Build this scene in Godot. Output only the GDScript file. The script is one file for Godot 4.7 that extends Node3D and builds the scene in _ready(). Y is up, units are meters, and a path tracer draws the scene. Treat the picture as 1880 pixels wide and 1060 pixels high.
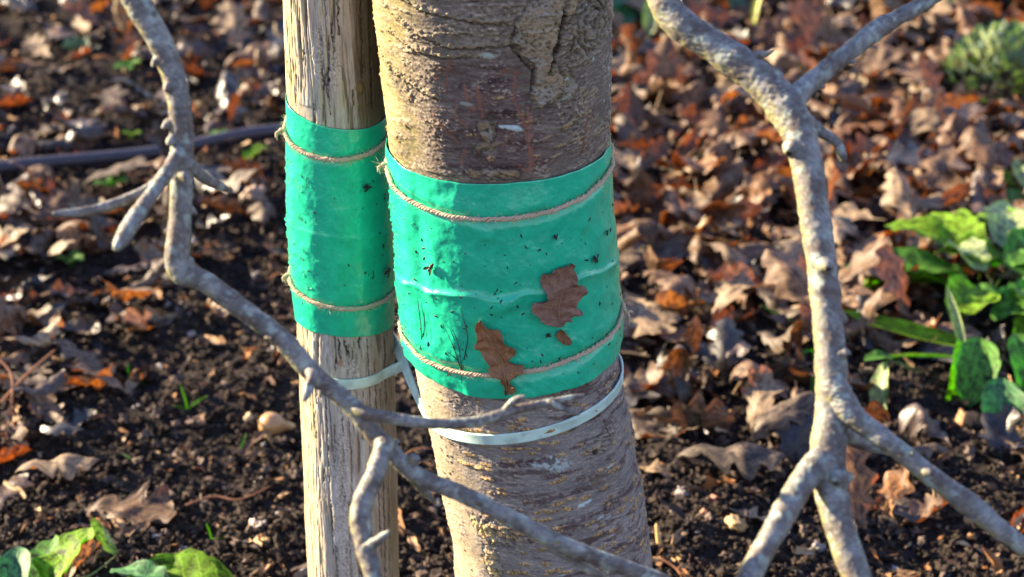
extends Node3D
# A young tree and its stake, both wrapped in green grease bands, in a winter garden bed with oak leaf litter.

var rng := RandomNumberGenerator.new()
var fine: FastNoiseLite          # fractal noise, frequency 1
var soft: FastNoiseLite          # one smooth octave
var cells: FastNoiseLite
var taken := {}
var M := {}

# trunk axis and radius by height, stake radius by height
const TRUNK_Y := [-0.08, 0.0, 0.06, 0.153, 0.189, 0.248, 0.305, 0.36, 0.387, 0.414, 0.466, 0.517, 0.567, 0.586, 0.615, 0.662, 0.709, 0.80, 0.90, 1.02]
const TRUNK_X := [0.058, 0.053, 0.049, 0.0409, 0.0365, 0.0278, 0.0171, 0.008, 0.0035, 0.0, -0.004, -0.007, -0.0105, -0.0112, -0.0124, -0.0140, -0.0145, -0.0150, -0.0130, -0.010]
const TRUNK_R := [0.150, 0.118, 0.103, 0.0927, 0.0919, 0.0914, 0.0906, 0.0900, 0.0895, 0.0895, 0.0900, 0.0905, 0.0915, 0.0918, 0.0926, 0.0946, 0.0972, 0.103, 0.100, 0.070]
const BAND_Y := [0.30, 0.387, 0.414, 0.44, 0.466, 0.517, 0.567, 0.60]
const BAND_R := [0.0945, 0.0950, 0.0966, 0.0968, 0.0962, 0.0952, 0.0940, 0.0934]
const STAKE_Y := [-0.10, 0.107, 0.265, 0.357, 0.45, 0.59, 0.688, 1.30]
const STAKE_R := [0.0445, 0.0441, 0.0443, 0.0441, 0.0432, 0.0424, 0.0410, 0.0395]
const WRAP_Y := [0.36, 0.392, 0.434, 0.488, 0.540, 0.5974, 0.62]
const WRAP_R := [0.0452, 0.0456, 0.0478, 0.0482, 0.0464, 0.0436, 0.0434]
const STAKE_AT := Vector3(-0.1545, 0.0, -0.07)


func table(y: float, ys: Array, vs: Array) -> float:
	var n := ys.size()
	if y <= ys[0]:
		return vs[0]
	for i in range(1, n):
		if y <= ys[i]:
			var f: float = (y - ys[i - 1]) / (ys[i] - ys[i - 1])
			var a: float = vs[i - 1]
			var b: float = vs[i]
			# smooth slopes through the neighbours
			var p: float = vs[maxi(i - 2, 0)]
			var q: float = vs[mini(i + 1, n - 1)]
			return lerpf(a, b, f) if i < 2 or i > n - 2 else lerpf(a, b, f) + 0.0 * (p + q)
	return vs[n - 1]


# ---------------------------------------------------------------- naming
func numbered(called: String) -> String:
	var n: int = taken.get(called, 0)
	taken[called] = n + 1
	return called if n == 0 else "%s_%03d" % [called, n]


func tag(o: Node3D, label: String, category: String, group := "", kind := "") -> Node3D:
	if label:
		o.set_meta("label", label)
	if category:
		o.set_meta("category", category)
	if group:
		o.set_meta("group", group)
	if kind:
		o.set_meta("kind", kind)
	return o


func put(mesh: Mesh, called: String, mat: Material, parent: Node = null) -> MeshInstance3D:
	var o := MeshInstance3D.new()
	o.name = numbered(called) if parent == null else called
	o.mesh = mesh
	if mat:
		o.material_override = mat
	(self if parent == null else parent).add_child(o, true)
	return o


func thing(called: String, label: String, category: String, at := Vector3.ZERO, group := "") -> Node3D:
	var o := Node3D.new()
	o.name = numbered(called)
	o.position = at
	add_child(o, true)
	tag(o, label, category, group)
	return o


# ---------------------------------------------------------------- meshes
# nu columns by nv rows, point index r * nu + c; the side that du x dv points to is the front
func sheet(nu: int, nv: int, P: PackedVector3Array, uv := PackedVector2Array(), col := PackedColorArray(), wrap := false) -> ArrayMesh:
	var N := PackedVector3Array()
	N.resize(P.size())
	for r in nv:
		var ra := maxi(r - 1, 0) * nu
		var rb := mini(r + 1, nv - 1) * nu
		for c in nu:
			var ca := c - 1
			var cb := c + 1
			if wrap:
				if ca < 0:
					ca = nu - 2
				if cb > nu - 1:
					cb = 1
			else:
				ca = maxi(ca, 0)
				cb = mini(cb, nu - 1)
			var n := (P[r * nu + cb] - P[r * nu + ca]).cross(P[rb + c] - P[ra + c])
			N[r * nu + c] = n.normalized() if n.length_squared() > 1e-20 else Vector3.UP
	var I := PackedInt32Array()
	I.resize((nu - 1) * (nv - 1) * 6)
	var k := 0
	for r in nv - 1:
		for c in nu - 1:
			var a := r * nu + c
			I[k] = a
			I[k + 1] = a + nu
			I[k + 2] = a + 1
			I[k + 3] = a + 1
			I[k + 4] = a + nu
			I[k + 5] = a + nu + 1
			k += 6
	var A := []
	A.resize(Mesh.ARRAY_MAX)
	A[Mesh.ARRAY_VERTEX] = P
	A[Mesh.ARRAY_NORMAL] = N
	A[Mesh.ARRAY_INDEX] = I
	if uv.size():
		A[Mesh.ARRAY_TEX_UV] = uv
	if col.size():
		A[Mesh.ARRAY_COLOR] = col
	var m := ArrayMesh.new()
	m.add_surface_from_arrays(Mesh.PRIMITIVE_TRIANGLES, A)
	return m


func rounded(path: Array, steps: int) -> Array:   # Catmull-Rom through Vector4(x, y, z, radius)
	var out := []
	for i in path.size() - 1:
		var a: Vector4 = path[maxi(i - 1, 0)]
		var b: Vector4 = path[i]
		var c: Vector4 = path[i + 1]
		var d: Vector4 = path[mini(i + 2, path.size() - 1)]
		for s in steps:
			var t := float(s) / steps
			out.append(0.5 * (2.0 * b + (c - a) * t + (2.0 * a - 5.0 * b + 4.0 * c - d) * t * t + (3.0 * b - a - 3.0 * c + d) * t * t * t))
	out.append(path[-1])
	return out


# a tube along Vector4 points; lump = relative unevenness; bark = paint it as bark
func tube(pts: Array, sides: int, lump := 0.0, bark := false, tip := true, knot_every := 0.0) -> ArrayMesh:
	var P := PackedVector3Array()
	var col := PackedColorArray()
	var uv := PackedVector2Array()
	var nu := sides + 1
	var n := pts.size()
	var side := Vector3.ZERO
	var run := 0.0
	for i in n:
		var q: Vector4 = pts[i]
		var o := Vector3(q.x, q.y, q.z)
		var a: Vector4 = pts[maxi(i - 1, 0)]
		var b: Vector4 = pts[mini(i + 1, n - 1)]
		var t := Vector3(b.x - a.x, b.y - a.y, b.z - a.z).normalized()
		if i:
			run += o.distance_to(Vector3(a.x, a.y, a.z))
		if side == Vector3.ZERO:
			side = t.cross(Vector3(0.31, 0.2, 0.9)).normalized()
		side = (side - t * side.dot(t)).normalized()
		var other := t.cross(side)
		var r := q.w
		if tip and (i == 0 or i == n - 1):
			r *= 0.05
		elif tip and i > n - 9:
			r *= lerpf(0.45, 1.0, (n - 1.0 - i) / 8.0)
		if knot_every > 0.0:
			var ph := fposmod(run + 0.012 * soft.get_noise_2d(run * 20.0, 3.0), knot_every) / knot_every
			r *= 1.0 + (0.05 + 0.08 * soft.get_noise_2d(floorf((run + 0.0) / knot_every) * 3.7, 8.0)) * exp(-pow((ph - 0.5) * 9.0, 2.0))
		for s in nu:
			var f := TAU * s / sides
			var dir := side * cos(f) + other * sin(f)
			var p := o + dir * r
			if lump > 0.0:
				var g := fine.get_noise_3d(p.x * 70.0, p.y * 70.0, p.z * 70.0)
				p += dir * r * lump * (g * 0.7 + 0.35 * soft.get_noise_3d(p.x * 300.0, p.y * 300.0, p.z * 300.0) + 0.35 * fine.get_noise_3d(p.x * 380.0, p.y * 380.0, p.z * 380.0))
			P.append(p)
			uv.append(Vector2(float(s) / sides, run * 20.0))
			if bark:
				var band := soft.get_noise_2d(run * 170.0, n * 3.0 + 0.35 * cos(f)) + 0.6 * soft.get_noise_2d(run * 520.0, n + 0.3 * sin(f))
				col.append(twig_colour(p, dir) * (1.0 + 0.20 * band))
	return sheet(nu, n, P, uv, col, true)


func twig_colour(p: Vector3, dir: Vector3) -> Color:
	var a := fine.get_noise_3d(p.x * 45.0, p.y * 45.0, p.z * 45.0)
	var b := fine.get_noise_3d(p.x * 160.0 + 9.0, p.y * 160.0, p.z * 160.0)
	var d := fine.get_noise_3d(p.x * 420.0, p.y * 420.0 + 9.0, p.z * 420.0)
	var c := Color(0.135, 0.128, 0.116).lerp(Color(0.205, 0.205, 0.195), smoothstep(-0.1, 0.35, a))
	c = c.lerp(Color(0.110, 0.078, 0.064), smoothstep(0.10, 0.4, -a) * 0.7)
	c = c.lerp(Color(0.050, 0.036, 0.028), smoothstep(0.16, 0.40, d + 0.4 * b) * 0.55)
	c = c.lerp(Color(0.30, 0.27, 0.21), smoothstep(0.20, 0.40, -d + 0.3 * a) * 0.6)
	c = c.lerp(Color(0.30, 0.35, 0.30), smoothstep(0.20, 0.36, fine.get_noise_3d(p.x * 75.0, p.y * 75.0 + 40.0, p.z * 75.0)) * 0.75)
	# algae keeps to the weather side
	var weather := dir.dot(Vector3(-0.9, -0.35, -0.2))
	c = c.lerp(Color(0.25, 0.225, 0.07), smoothstep(0.25, 1.0, weather + 0.9 * b + 0.6 * a) * 0.7)
	return c


# ---------------------------------------------------------------- a skin wrapped round an upright post: relief and colour per point
class PostSkin:
	var th := PackedFloat32Array()
	var ys := PackedFloat32Array()
	var relief := PackedFloat32Array()
	var col := PackedColorArray()
	var nc := 0
	var nr := 0
	var n_front := 0
	var first_row := 0
	var n_rows := 0
	var y0 := 0.0
	var y1 := 0.0
	var R := 0.0
	var noise: FastNoiseLite

	func lay(radius: float, front: int, back: int, low: Array, lo: float, hi: float, rows: int, high: Array) -> void:
		R = radius
		n_front = front
		for i in front:
			th.append(-PI * 2.0 / 3.0 + PI * 4.0 / 3.0 * i / (front - 1))
		for i in back:
			th.append(PI * 2.0 / 3.0 + PI * 2.0 / 3.0 * (i + 1.0) / back)
		for v in low:
			ys.append(v)
		first_row = low.size()
		n_rows = rows
		y0 = lo
		y1 = hi
		for i in rows:
			ys.append(lo + (hi - lo) * i / (rows - 1))
		for v in high:
			ys.append(v)
		nc = th.size()
		nr = ys.size()
		relief.resize(nc * nr)
		col.resize(nc * nr)

	func window(t0: float, yy: float, dt: float, dy: float) -> Array:
		var ca := clampi(int((t0 - dt + PI * 2.0 / 3.0) / (PI * 4.0 / 3.0) * (n_front - 1)), 0, n_front - 1)
		var cb := clampi(int((t0 + dt + PI * 2.0 / 3.0) / (PI * 4.0 / 3.0) * (n_front - 1)) + 1, 0, n_front - 1)
		var ra := clampi(first_row + int((yy - dy - y0) / (y1 - y0) * (n_rows - 1)), 0, nr - 1)
		var rb := clampi(first_row + int((yy + dy - y0) / (y1 - y0) * (n_rows - 1)) + 1, 0, nr - 1)
		return [ca, cb, ra, rb]

	# an oval spot: deg, height, half width, half height (metres), turn, colour, how much of it, how proud, ragged edge
	func spot(deg: float, yy: float, a: float, b: float, turn: float, c: Color, k: float, rise: float, ragged := 0.4, grain := 0.0) -> void:
		var t0 := deg_to_rad(deg)
		var reach := maxf(a, b) * 1.5
		var w := window(t0, yy, reach / R, reach)
		var cs := cos(turn)
		var sn := sin(turn)
		for r in range(w[2], w[3] + 1):
			for i in range(w[0], w[1] + 1):
				var s := (th[i] - t0) * R
				var h := ys[r] - yy
				var u := (s * cs + h * sn) / a
				var v := (h * cs - s * sn) / b
				var d := sqrt(u * u + v * v) + ragged * noise.get_noise_3d(th[i] * R * 220.0, ys[r] * 220.0, deg)
				if d > 1.15:
					continue
				var f := 1.0 - smoothstep(0.65, 1.1, d)
				var g := 1.0
				if grain > 0.0:
					g = noise.get_noise_3d(th[i] * R * 420.0, ys[r] * 420.0, 7.0 + deg)
					relief[r * nc + i] += f * grain * g
					g = clampf(0.75 + 1.4 * g, 0.15, 1.3)
				var at := r * nc + i
				col[at] = col[at].lerp(Color(c.r * g, c.g * g, c.b * g), f * k)
				relief[at] += rise * f

	# a line through Vector2(deg, height) points
	func stroke(pts: Array, width: float, c: Color, k: float, rise: float, ragged := 0.5) -> void:
		for j in pts.size() - 1:
			var p: Vector2 = pts[j]
			var q: Vector2 = pts[j + 1]
			var a := Vector2(deg_to_rad(p.x) * R, p.y)
			var b := Vector2(deg_to_rad(q.x) * R, q.y)
			var m := (a + b) / 2.0
			var w := window(m.x / R, m.y, (absf(a.x - b.x) / 2.0 + width * 2.0) / R, absf(a.y - b.y) / 2.0 + width * 2.0)
			for r in range(w[2], w[3] + 1):
				for i in range(w[0], w[1] + 1):
					var at := Vector2(th[i] * R, ys[r])
					var n := noise.get_noise_3d(at.x * 160.0, at.y * 160.0, 3.0)
					var n2 := noise.get_noise_3d(at.x * 160.0, at.y * 160.0, 33.0)
					var near := Geometry2D.get_closest_point_to_segment(at + Vector2(n, n2) * width * 1.6, a, b)
					var d := near.distance_to(at + Vector2(n, n2) * width * 1.6) / width + ragged * n
					if d < 1.0:
						var f := 1.0 - smoothstep(0.3, 1.0, d)
						var x := r * nc + i
						col[x] = col[x].lerp(c, f * k)
						relief[x] += rise * f

	# a crusty plate with an outline of Vector2(deg, height)
	func plate(outline: Array, c: Color, dark: Color, rise: float, rough: float) -> void:
		var poly := PackedVector2Array()
		var lo := Vector2(1e9, 1e9)
		var hi := -lo
		for p in outline:
			var q := Vector2(deg_to_rad(p.x) * R, p.y)
			poly.append(q)
			lo = lo.min(q)
			hi = hi.max(q)
		var w := window((lo.x + hi.x) / 2.0 / R, (lo.y + hi.y) / 2.0, (hi.x - lo.x) / 2.0 / R + 0.05, (hi.y - lo.y) / 2.0 + 0.004)
		for r in range(w[2], w[3] + 1):
			for i in range(w[0], w[1] + 1):
				var at := Vector2(th[i] * R, ys[r])
				var wob := Vector2(noise.get_noise_3d(at.x * 90.0, at.y * 90.0, 1.0), noise.get_noise_3d(at.x * 90.0, at.y * 90.0, 21.0)) * 0.005
				var inside := Geometry2D.is_point_in_polygon(at + wob, poly)
				var edge := 1e9
				for j in poly.size():
					edge = minf(edge, (at + wob).distance_to(Geometry2D.get_closest_point_to_segment(at + wob, poly[j], poly[(j + 1) % poly.size()])))
				var x := r * nc + i
				if inside:
					var g := noise.get_noise_3d(at.x * 260.0, at.y * 330.0, 5.0)
					var g2 := noise.get_noise_3d(at.x * 90.0, at.y * 110.0, 15.0)
					var f := smoothstep(0.0, 0.003, edge)
					var m := smoothstep(-0.55, -0.02, g + 0.5 * g2)
					var tone := noise.get_noise_3d(at.x * 45.0 + 9.0, at.y * 45.0, 25.0)
					var own := c * (1.0 + 0.5 * tone)
					own = own.lerp(Color(0.40, 0.40, 0.36), smoothstep(0.05, 0.35, -tone) * 0.5)
					own = own.lerp(Color(0.42, 0.22, 0.09), smoothstep(0.2, 0.4, g2) * 0.5)
					col[x] = col[x].lerp(dark.lerp(own, m), f * 0.8)
					# flakes: steps more than bumps
					relief[x] += f * (rise + 0.6 * rough * (0.5 * g + 0.5 * snappedf(g * 1.6 + g2, 0.35) + 0.7 * g2))
				elif edge < 0.0022:
					col[x] = col[x].lerp(dark, (1.0 - edge / 0.0022) * 0.7)
					relief[x] -= 0.0008 * (1.0 - edge / 0.0022)

	# rings of bark round a knot
	func swirl(deg: float, yy: float, a: float, b: float, rings: float, height: float, tint: Color) -> void:
		var t0 := deg_to_rad(deg)
		var w := window(t0, yy, a / R, b)
		for r in range(w[2], w[3] + 1):
			for i in range(w[0], w[1] + 1):
				var u := (th[i] - t0) * R / a
				var v := (ys[r] - yy) / b
				var d := sqrt(u * u + v * v)
				if d > 1.0:
					continue
				var n := noise.get_noise_3d(th[i] * R * 70.0, ys[r] * 70.0, 40.0)
				var f := 1.0 - smoothstep(0.55, 1.0, d)
				var wave := sin(d * TAU * rings + n * 7.0)
				var x := r * nc + i
				relief[x] += f * height * wave
				col[x] = col[x].lerp(tint * (0.8 + 0.35 * n), f * 0.75 * smoothstep(-0.2, 0.9, wave))
				col[x] = col[x].lerp(Color(0.035, 0.026, 0.02), f * 0.55 * smoothstep(0.35, 1.0, -wave))


func skin_mesh(k: PostSkin, centre: Callable, radius: Callable, cap: Callable) -> ArrayMesh:
	var P := PackedVector3Array()
	P.resize(k.nc * k.nr)
	for r in k.nr:
		var c: Vector3 = centre.call(k.ys[r])
		for i in k.nc:
			var q: float = radius.call(k.th[i], k.ys[r])
			q += k.relief[r * k.nc + i]
			if true:
				q = minf(q, cap.call(k.th[i], k.ys[r]))
			P[r * k.nc + i] = c + Vector3(sin(k.th[i]) * q, 0, cos(k.th[i]) * q)
	return sheet(k.nc, k.nr, P, PackedVector2Array(), k.col, true)


# ---------------------------------------------------------------- where things are
func trunk_centre(y: float) -> Vector3:
	return Vector3(table(y, TRUNK_Y, TRUNK_X), y, 0)


func trunk_radius(th: float, y: float) -> float:
	var r := table(y, TRUNK_Y, TRUNK_R)
	if y < 0.15:   # root flare
		r *= 1.0 + (0.15 - y) * 0.9 * maxf(0.0, cos(th * 4.0 + 0.6)) * 0.6
	return r + 0.0022 * soft.get_noise_3d(sin(th) * 1.7, y * 13.0, cos(th) * 1.7)


func stake_centre(y: float) -> Vector3:
	return Vector3(STAKE_AT.x + 0.002 * sin(y * 4.0 - 0.5), y, STAKE_AT.z)


func stake_radius(th: float, y: float) -> float:
	var r := table(y, STAKE_Y, STAKE_R)
	# a split face on the left front below the wrap
	var face := cos(th + deg_to_rad(63.0))
	if face > 0.0 and y < 0.45:
		r = minf(r, lerpf(r, r * 0.93 / face, smoothstep(0.45, 0.33, y)))
	return r


func ring(th: float, a: float, b: float, c: float) -> float:
	return a + b * cos(th) + c * sin(th)


func band_radius(th: float, y: float) -> float:
	var r := table(y, BAND_Y, BAND_R)
	var tw1 := ring(th, 0.5739, -0.0190, 0.0039)
	var tw2 := ring(th, 0.4274, -0.0097, 0.0082)
	var gap1 := y - tw1
	var gap2 := y - tw2
	r += 0.0010 * exp(-gap1 * gap1 / 0.0003) + 0.0012 * exp(-gap2 * gap2 / 0.0003)
	r -= (0.0026 + 0.0008 * soft.get_noise_1d(th * 5.0)) * exp(-gap1 * gap1 / 0.000022) + (0.0030 + 0.0008 * soft.get_noise_1d(th * 5.0 + 40.0)) * exp(-gap2 * gap2 / 0.000025)
	# the horizontal fold, sagging to a pucker in the middle
	var deg := rad_to_deg(th)
	var fold := ring(th, 0.4796, 0.0089, 0.006) - 0.0045 * exp(-pow((deg + 4.0) / 7.0, 2.0)) + 0.004 * exp(-pow((deg - 42.0) / 15.0, 2.0))
	var d := y - fold
	var k := smoothstep(-95.0, -60.0, deg) * smoothstep(110.0, 85.0, deg)
	var tall := 0.0027 + 0.0012 * soft.get_noise_1d(deg * 0.045 + 3.0)
	d += 0.0018 * soft.get_noise_1d(deg * 0.06)
	if d < 0.0:
		r += k * tall * exp(d / 0.008)
	else:
		r += k * tall * exp(-d / 0.0026)
	# pucker and slanting pulls near it
	r += 0.0028 * exp(-(pow((deg - 0.5) / 6.0, 2.0) + pow((y - fold + 0.006) / 0.006, 2.0)))
	# loose sheet: broad waves, then small crumples
	r += 0.0011 * soft.get_noise_3d(sin(th) * 2.6, y * 30.0, cos(th) * 2.6) + 0.0009 * fine.get_noise_3d(sin(th) * 5.0, y * 46.0, cos(th) * 5.0)
	# pleats below each twine
	var below := clampf(-gap2 / 0.012, 0.0, 1.0)
	r += 0.0007 * below * sin(th * 9.0 + 3.0 * soft.get_noise_1d(th * 2.0))
	var edge := clampf((0.425 - y) / 0.03, 0.0, 1.0)
	r += 0.002 * edge * (0.4 + sin(th * 3.0 + 0.6))
	r += 0.0012 * exp(-pow((deg + 5.0 + 40.0 * (y - 0.49)) / 2.5, 2.0)) * smoothstep(0.485, 0.50, y) * smoothstep(0.56, 0.53, y)
	r += 0.0005 * clampf((0.455 - y) / 0.02, 0.0, 1.0) * fine.get_noise_2d(th * 5.0 + y * 40.0, y * 30.0)
	# a long upright dent on the left
	r -= 0.0022 * exp(-pow((deg + 47.0) / 6.0, 2.0)) * smoothstep(0.40, 0.46, y) * smoothstep(0.60, 0.53, y)
	return r


func band_point(th: float, y: float, off := 0.0) -> Vector3:
	var q := band_radius(th, y) + off
	return Vector3(table(y, TRUNK_Y, TRUNK_X) + sin(th) * q, y, cos(th) * q)


func wrap_radius(th: float, y: float) -> float:
	var r := table(y, WRAP_Y, WRAP_R)
	var g1 := y - ring(th, 0.5739, -0.0129, -0.0022)
	var g2 := y - ring(th, 0.4279, -0.0069, -0.0054)
	r -= 0.0012 * exp(-g1 * g1 / 0.000015) + 0.0012 * exp(-g2 * g2 / 0.000015)
	var d := y - ring(th, 0.4859, 0.0032, -0.0045)
	d += 0.001 * soft.get_noise_1d(rad_to_deg(th) * 0.05)
	r += 0.0008 * (exp(d / 0.006) if d < 0.0 else exp(-d / 0.0018))
	r += 0.0008 * soft.get_noise_3d(sin(th) * 1.6 + 9.0, y * 26.0, cos(th) * 1.6) + 0.0006 * fine.get_noise_3d(sin(th) * 2.6, y * 50.0 + 7.0, cos(th) * 2.6)
	return r


func wrap_point(th: float, y: float, off := 0.0) -> Vector3:
	var q := wrap_radius(th, y) + off
	return stake_centre(y) + Vector3(sin(th) * q, 0, cos(th) * q)


func ground(x: float, z: float) -> float:
	var h := 0.016 * soft.get_noise_2d(x * 3.1, z * 3.1) + 0.008 * soft.get_noise_2d(x * 9.0 + 5.0, z * 9.0)
	var d := Vector2(x - 0.05, z).length()
	return h * smoothstep(30.0, 3.0, d) + 0.015 * exp(-d * d / 0.08) - 0.004


# ---------------------------------------------------------------- materials
func plain(c: Color, rough := 0.8, spec := 0.4) -> StandardMaterial3D:
	var m := StandardMaterial3D.new()
	m.albedo_color = c.linear_to_srgb()
	m.roughness = rough
	m.metallic_specular = spec
	m.cull_mode = BaseMaterial3D.CULL_DISABLED
	return m


func painted(rough := 0.8, spec := 0.3) -> StandardMaterial3D:
	var m := plain(Color.WHITE, rough, spec)
	m.vertex_color_use_as_albedo = true
	return m


func leaf_picture(side_veins: float, lean: float, vein: float, mottle: float, marks: int) -> Array:
	var w := 192
	var h := 384
	var im := Image.create_empty(w, h, false, Image.FORMAT_RGB8)
	var hm := Image.create_empty(w, h, false, Image.FORMAT_RGB8)
	for y in h:
		for x in w:
			var u := float(x) / w * 2.0 - 1.0
			var v := float(y) / h
			var n := fine.get_noise_2d(u * 3.0 + marks, v * 6.0)
			var n2 := fine.get_noise_2d(u * 14.0 + marks, v * 28.0)
			var ph := fposmod(v * side_veins - absf(u) * lean + 0.1 * n + (0.35 if u > 0.0 else 0.0), 1.0)
			var line := exp(-pow((ph - 0.5) * 16.0, 2.0)) * smoothstep(0.0, 0.12, absf(u)) * smoothstep(1.05, 0.6, absf(u))
			line = maxf(line, exp(-pow(u * 26.0, 2.0)))
			var net := cells.get_noise_2d(u * 14.0, v * 26.0)
			var t := 0.80 + mottle * n + mottle * 0.7 * n2 + 0.05 * net
			t = lerpf(t, 0.80 + vein, line * 0.6)
			var spotty := smoothstep(0.30, 0.42, fine.get_noise_2d(u * 2.4 + marks * 3.0, v * 4.8 + 50.0)) * (0.0 if marks == 13 else 1.0)
			t *= 1.0 - 0.45 * spotty
			im.set_pixel(x, y, Color(clampf(t, 0.05, 1), clampf(t * (1.0 + 0.06 * n), 0.05, 1), clampf(t * (1.0 + 0.10 * n2), 0.05, 1)))
			var g := clampf(0.45 + 0.4 * line + 0.25 * n2 + 0.12 * net, 0, 1)
			hm.set_pixel(x, y, Color(g, g, g))
	return [ImageTexture.create_from_image(im), ImageTexture.create_from_image(hm)]


func leaf_stuff(c: Color, through: Color, tex: Array, rough: float, spec := 0.5, relief := 0.05) -> StandardMaterial3D:
	var m := plain(c * 1.2, rough, spec)
	m.albedo_texture = tex[0]
	m.heightmap_enabled = true
	m.heightmap_texture = tex[1]
	m.heightmap_scale = relief
	m.backlight_enabled = true
	m.backlight = through
	return m


func noise_picture(size: int, freq: float, octaves: int, seedling: int) -> ImageTexture:
	var n := FastNoiseLite.new()
	n.noise_type = FastNoiseLite.TYPE_SIMPLEX_SMOOTH
	n.fractal_octaves = octaves
	n.frequency = freq
	n.seed = seedling
	return ImageTexture.create_from_image(n.get_seamless_image(size, size))


func grime_picture(size: int, low: float, seedling: int) -> ImageTexture:   # nearly white, with duller smears
	var n := FastNoiseLite.new()
	n.noise_type = FastNoiseLite.TYPE_SIMPLEX_SMOOTH
	n.fractal_octaves = 5
	n.frequency = 0.012
	n.seed = seedling
	var im := n.get_seamless_image(size, size)
	im.convert(Image.FORMAT_RGB8)
	for y in size:
		for x in size:
			var v := lerpf(low, 1.0, smoothstep(0.15, 0.7, im.get_pixel(x, y).r))
			im.set_pixel(x, y, Color(v, v, v))
	return ImageTexture.create_from_image(im)


func make_materials() -> void:
	M.bark = painted(0.85, 0.3)
	M.wood = painted(0.9, 0.2)
	M.twig = painted(0.6, 0.4)
	M.twig.heightmap_enabled = true
	M.twig.heightmap_texture = noise_picture(512, 0.03, 4, 31)
	M.twig.heightmap_scale = 0.05
	M.twig.uv1_triplanar = true
	M.twig.uv1_scale = Vector3(14, 14, 14)
	M.bark.heightmap_enabled = true
	M.bark.heightmap_texture = M.twig.heightmap_texture
	M.bark.heightmap_scale = 0.045
	M.bark.uv1_triplanar = true
	M.bark.uv1_scale = Vector3(14, 18, 14)
	M.band = plain(Color(0.014, 0.50, 0.280), 0.30, 0.5)
	M.band.albedo_texture = grime_picture(512, 0.93, 17)
	M.band.heightmap_enabled = true
	M.band.heightmap_texture = noise_picture(512, 0.02, 4, 5)
	M.band.heightmap_scale = 0.06
	M.band.uv1_triplanar = true
	M.band.uv1_scale = Vector3(9, 9, 9)
	M.band.clearcoat_enabled = true
	M.band.clearcoat = 0.35
	M.band.clearcoat_roughness = 0.22
	M.band.backlight_enabled = true
	M.band.backlight = Color(0.02, 0.16, 0.07)
	M.jute = plain(Color(0.50, 0.385, 0.265), 0.9, 0.2)
	M.fuzz = plain(Color(0.55, 0.43, 0.28), 0.8, 0.2)
	M.strap = plain(Color(0.52, 0.70, 0.61), 0.5, 0.4)
	M.strap.albedo_texture = grime_picture(256, 0.86, 23)
	M.strap.uv1_triplanar = true
	M.strap.uv1_scale = Vector3(16, 16, 16)
	M.hose = plain(Color(0.040, 0.034, 0.044), 0.38, 0.5)
	M.speck = plain(Color(0.012, 0.011, 0.009), 0.5, 0.5)
	M.drop = plain(Color.WHITE, 0.02, 0.5)
	M.drop.refraction_enabled = true
	M.drop.refraction_scale = 0.033
	M.drop.albedo_color = Color(1, 1, 1, 0.0)
	M.soil = painted(0.95, 0.2)
	M.soil.heightmap_enabled = true
	M.soil.heightmap_texture = noise_picture(1024, 0.03, 5, 11)
	M.soil.heightmap_scale = 0.5
	M.soil.uv1_triplanar = true
	M.soil.uv1_world_triplanar = true
	M.soil.uv1_scale = Vector3(4, 4, 4)
	M.crumb = painted(0.9, 0.25)
	var brown := leaf_picture(7.0, 1.3, 0.16, 0.35, 1)
	var brown2 := leaf_picture(6.0, 1.0, -0.15, 0.42, 5)
	var orange := Color(0.78, 0.52, 0.20)
	# name, colour, translucency, texture, roughness
	var kinds := [
		["pale tan", Color(0.44, 0.305, 0.18), brown, 0.6], ["dull brown", Color(0.305, 0.182, 0.105), brown2, 0.58], ["mid brown", Color(0.215, 0.116, 0.056), brown, 0.55],
		["reddish brown", Color(0.215, 0.098, 0.042), brown2, 0.55], ["dark brown", Color(0.11, 0.072, 0.056), brown, 0.42], ["greyish brown", Color(0.195, 0.140, 0.095), brown2, 0.58],
		["blackened", Color(0.034, 0.029, 0.029), brown, 0.42], ["orange brown", Color(0.37, 0.17, 0.062), brown2, 0.55], ["straw coloured", Color(0.50, 0.39, 0.25), brown, 0.6]]
	M.leaves = []
	M.leaf_names = []
	for k in kinds:
		var dim: float = 0.35 if k[0] in ["dark brown", "blackened"] else 1.0
		M.leaves.append(leaf_stuff((k[1] as Color) * 0.84, orange * dim, k[2], k[3]))
		M.leaf_names.append(k[0])
	var faded := leaf_picture(6.0, 1.0, 0.13, 0.13, 13)
	M.rib = plain(Color(0.30, 0.17, 0.10), 0.6, 0.3)
	M.leaf_front = leaf_stuff(Color(0.310, 0.170, 0.115), Color(0.15, 0.05, 0.01), faded, 0.55, 0.35, 0.04)
	M.leaf_warm = leaf_stuff(Color(0.36, 0.175, 0.075), Color(0.15, 0.05, 0.01), faded, 0.5, 0.4, 0.06)
	var green := leaf_picture(7.0, 0.9, 0.30, 0.34, 9)
	M.green = leaf_stuff(Color(0.10, 0.26, 0.035), Color(0.45, 0.8, 0.05), green, 0.58, 0.35)
	M.lime = leaf_stuff(Color(0.19, 0.36, 0.02), Color(0.6, 0.9, 0.03), green, 0.6, 0.3)
	M.blue_green = leaf_stuff(Color(0.08, 0.22, 0.075), Color(0.3, 0.6, 0.10), green, 0.55, 0.4)
	M.pale_green = leaf_stuff(Color(0.33, 0.42, 0.17), Color(0.5, 0.65, 0.15), green, 0.5)
	M.dark_green = leaf_stuff(Color(0.03, 0.125, 0.06), Color(0.12, 0.35, 0.06), green, 0.4)
	M.yellow_green = leaf_stuff(Color(0.36, 0.38, 0.02), Color(0.7, 0.7, 0.03), green, 0.45)
	M.grey_green = leaf_stuff(Color(0.15, 0.24, 0.17), Color(0.2, 0.35, 0.18), green, 0.6)
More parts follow.
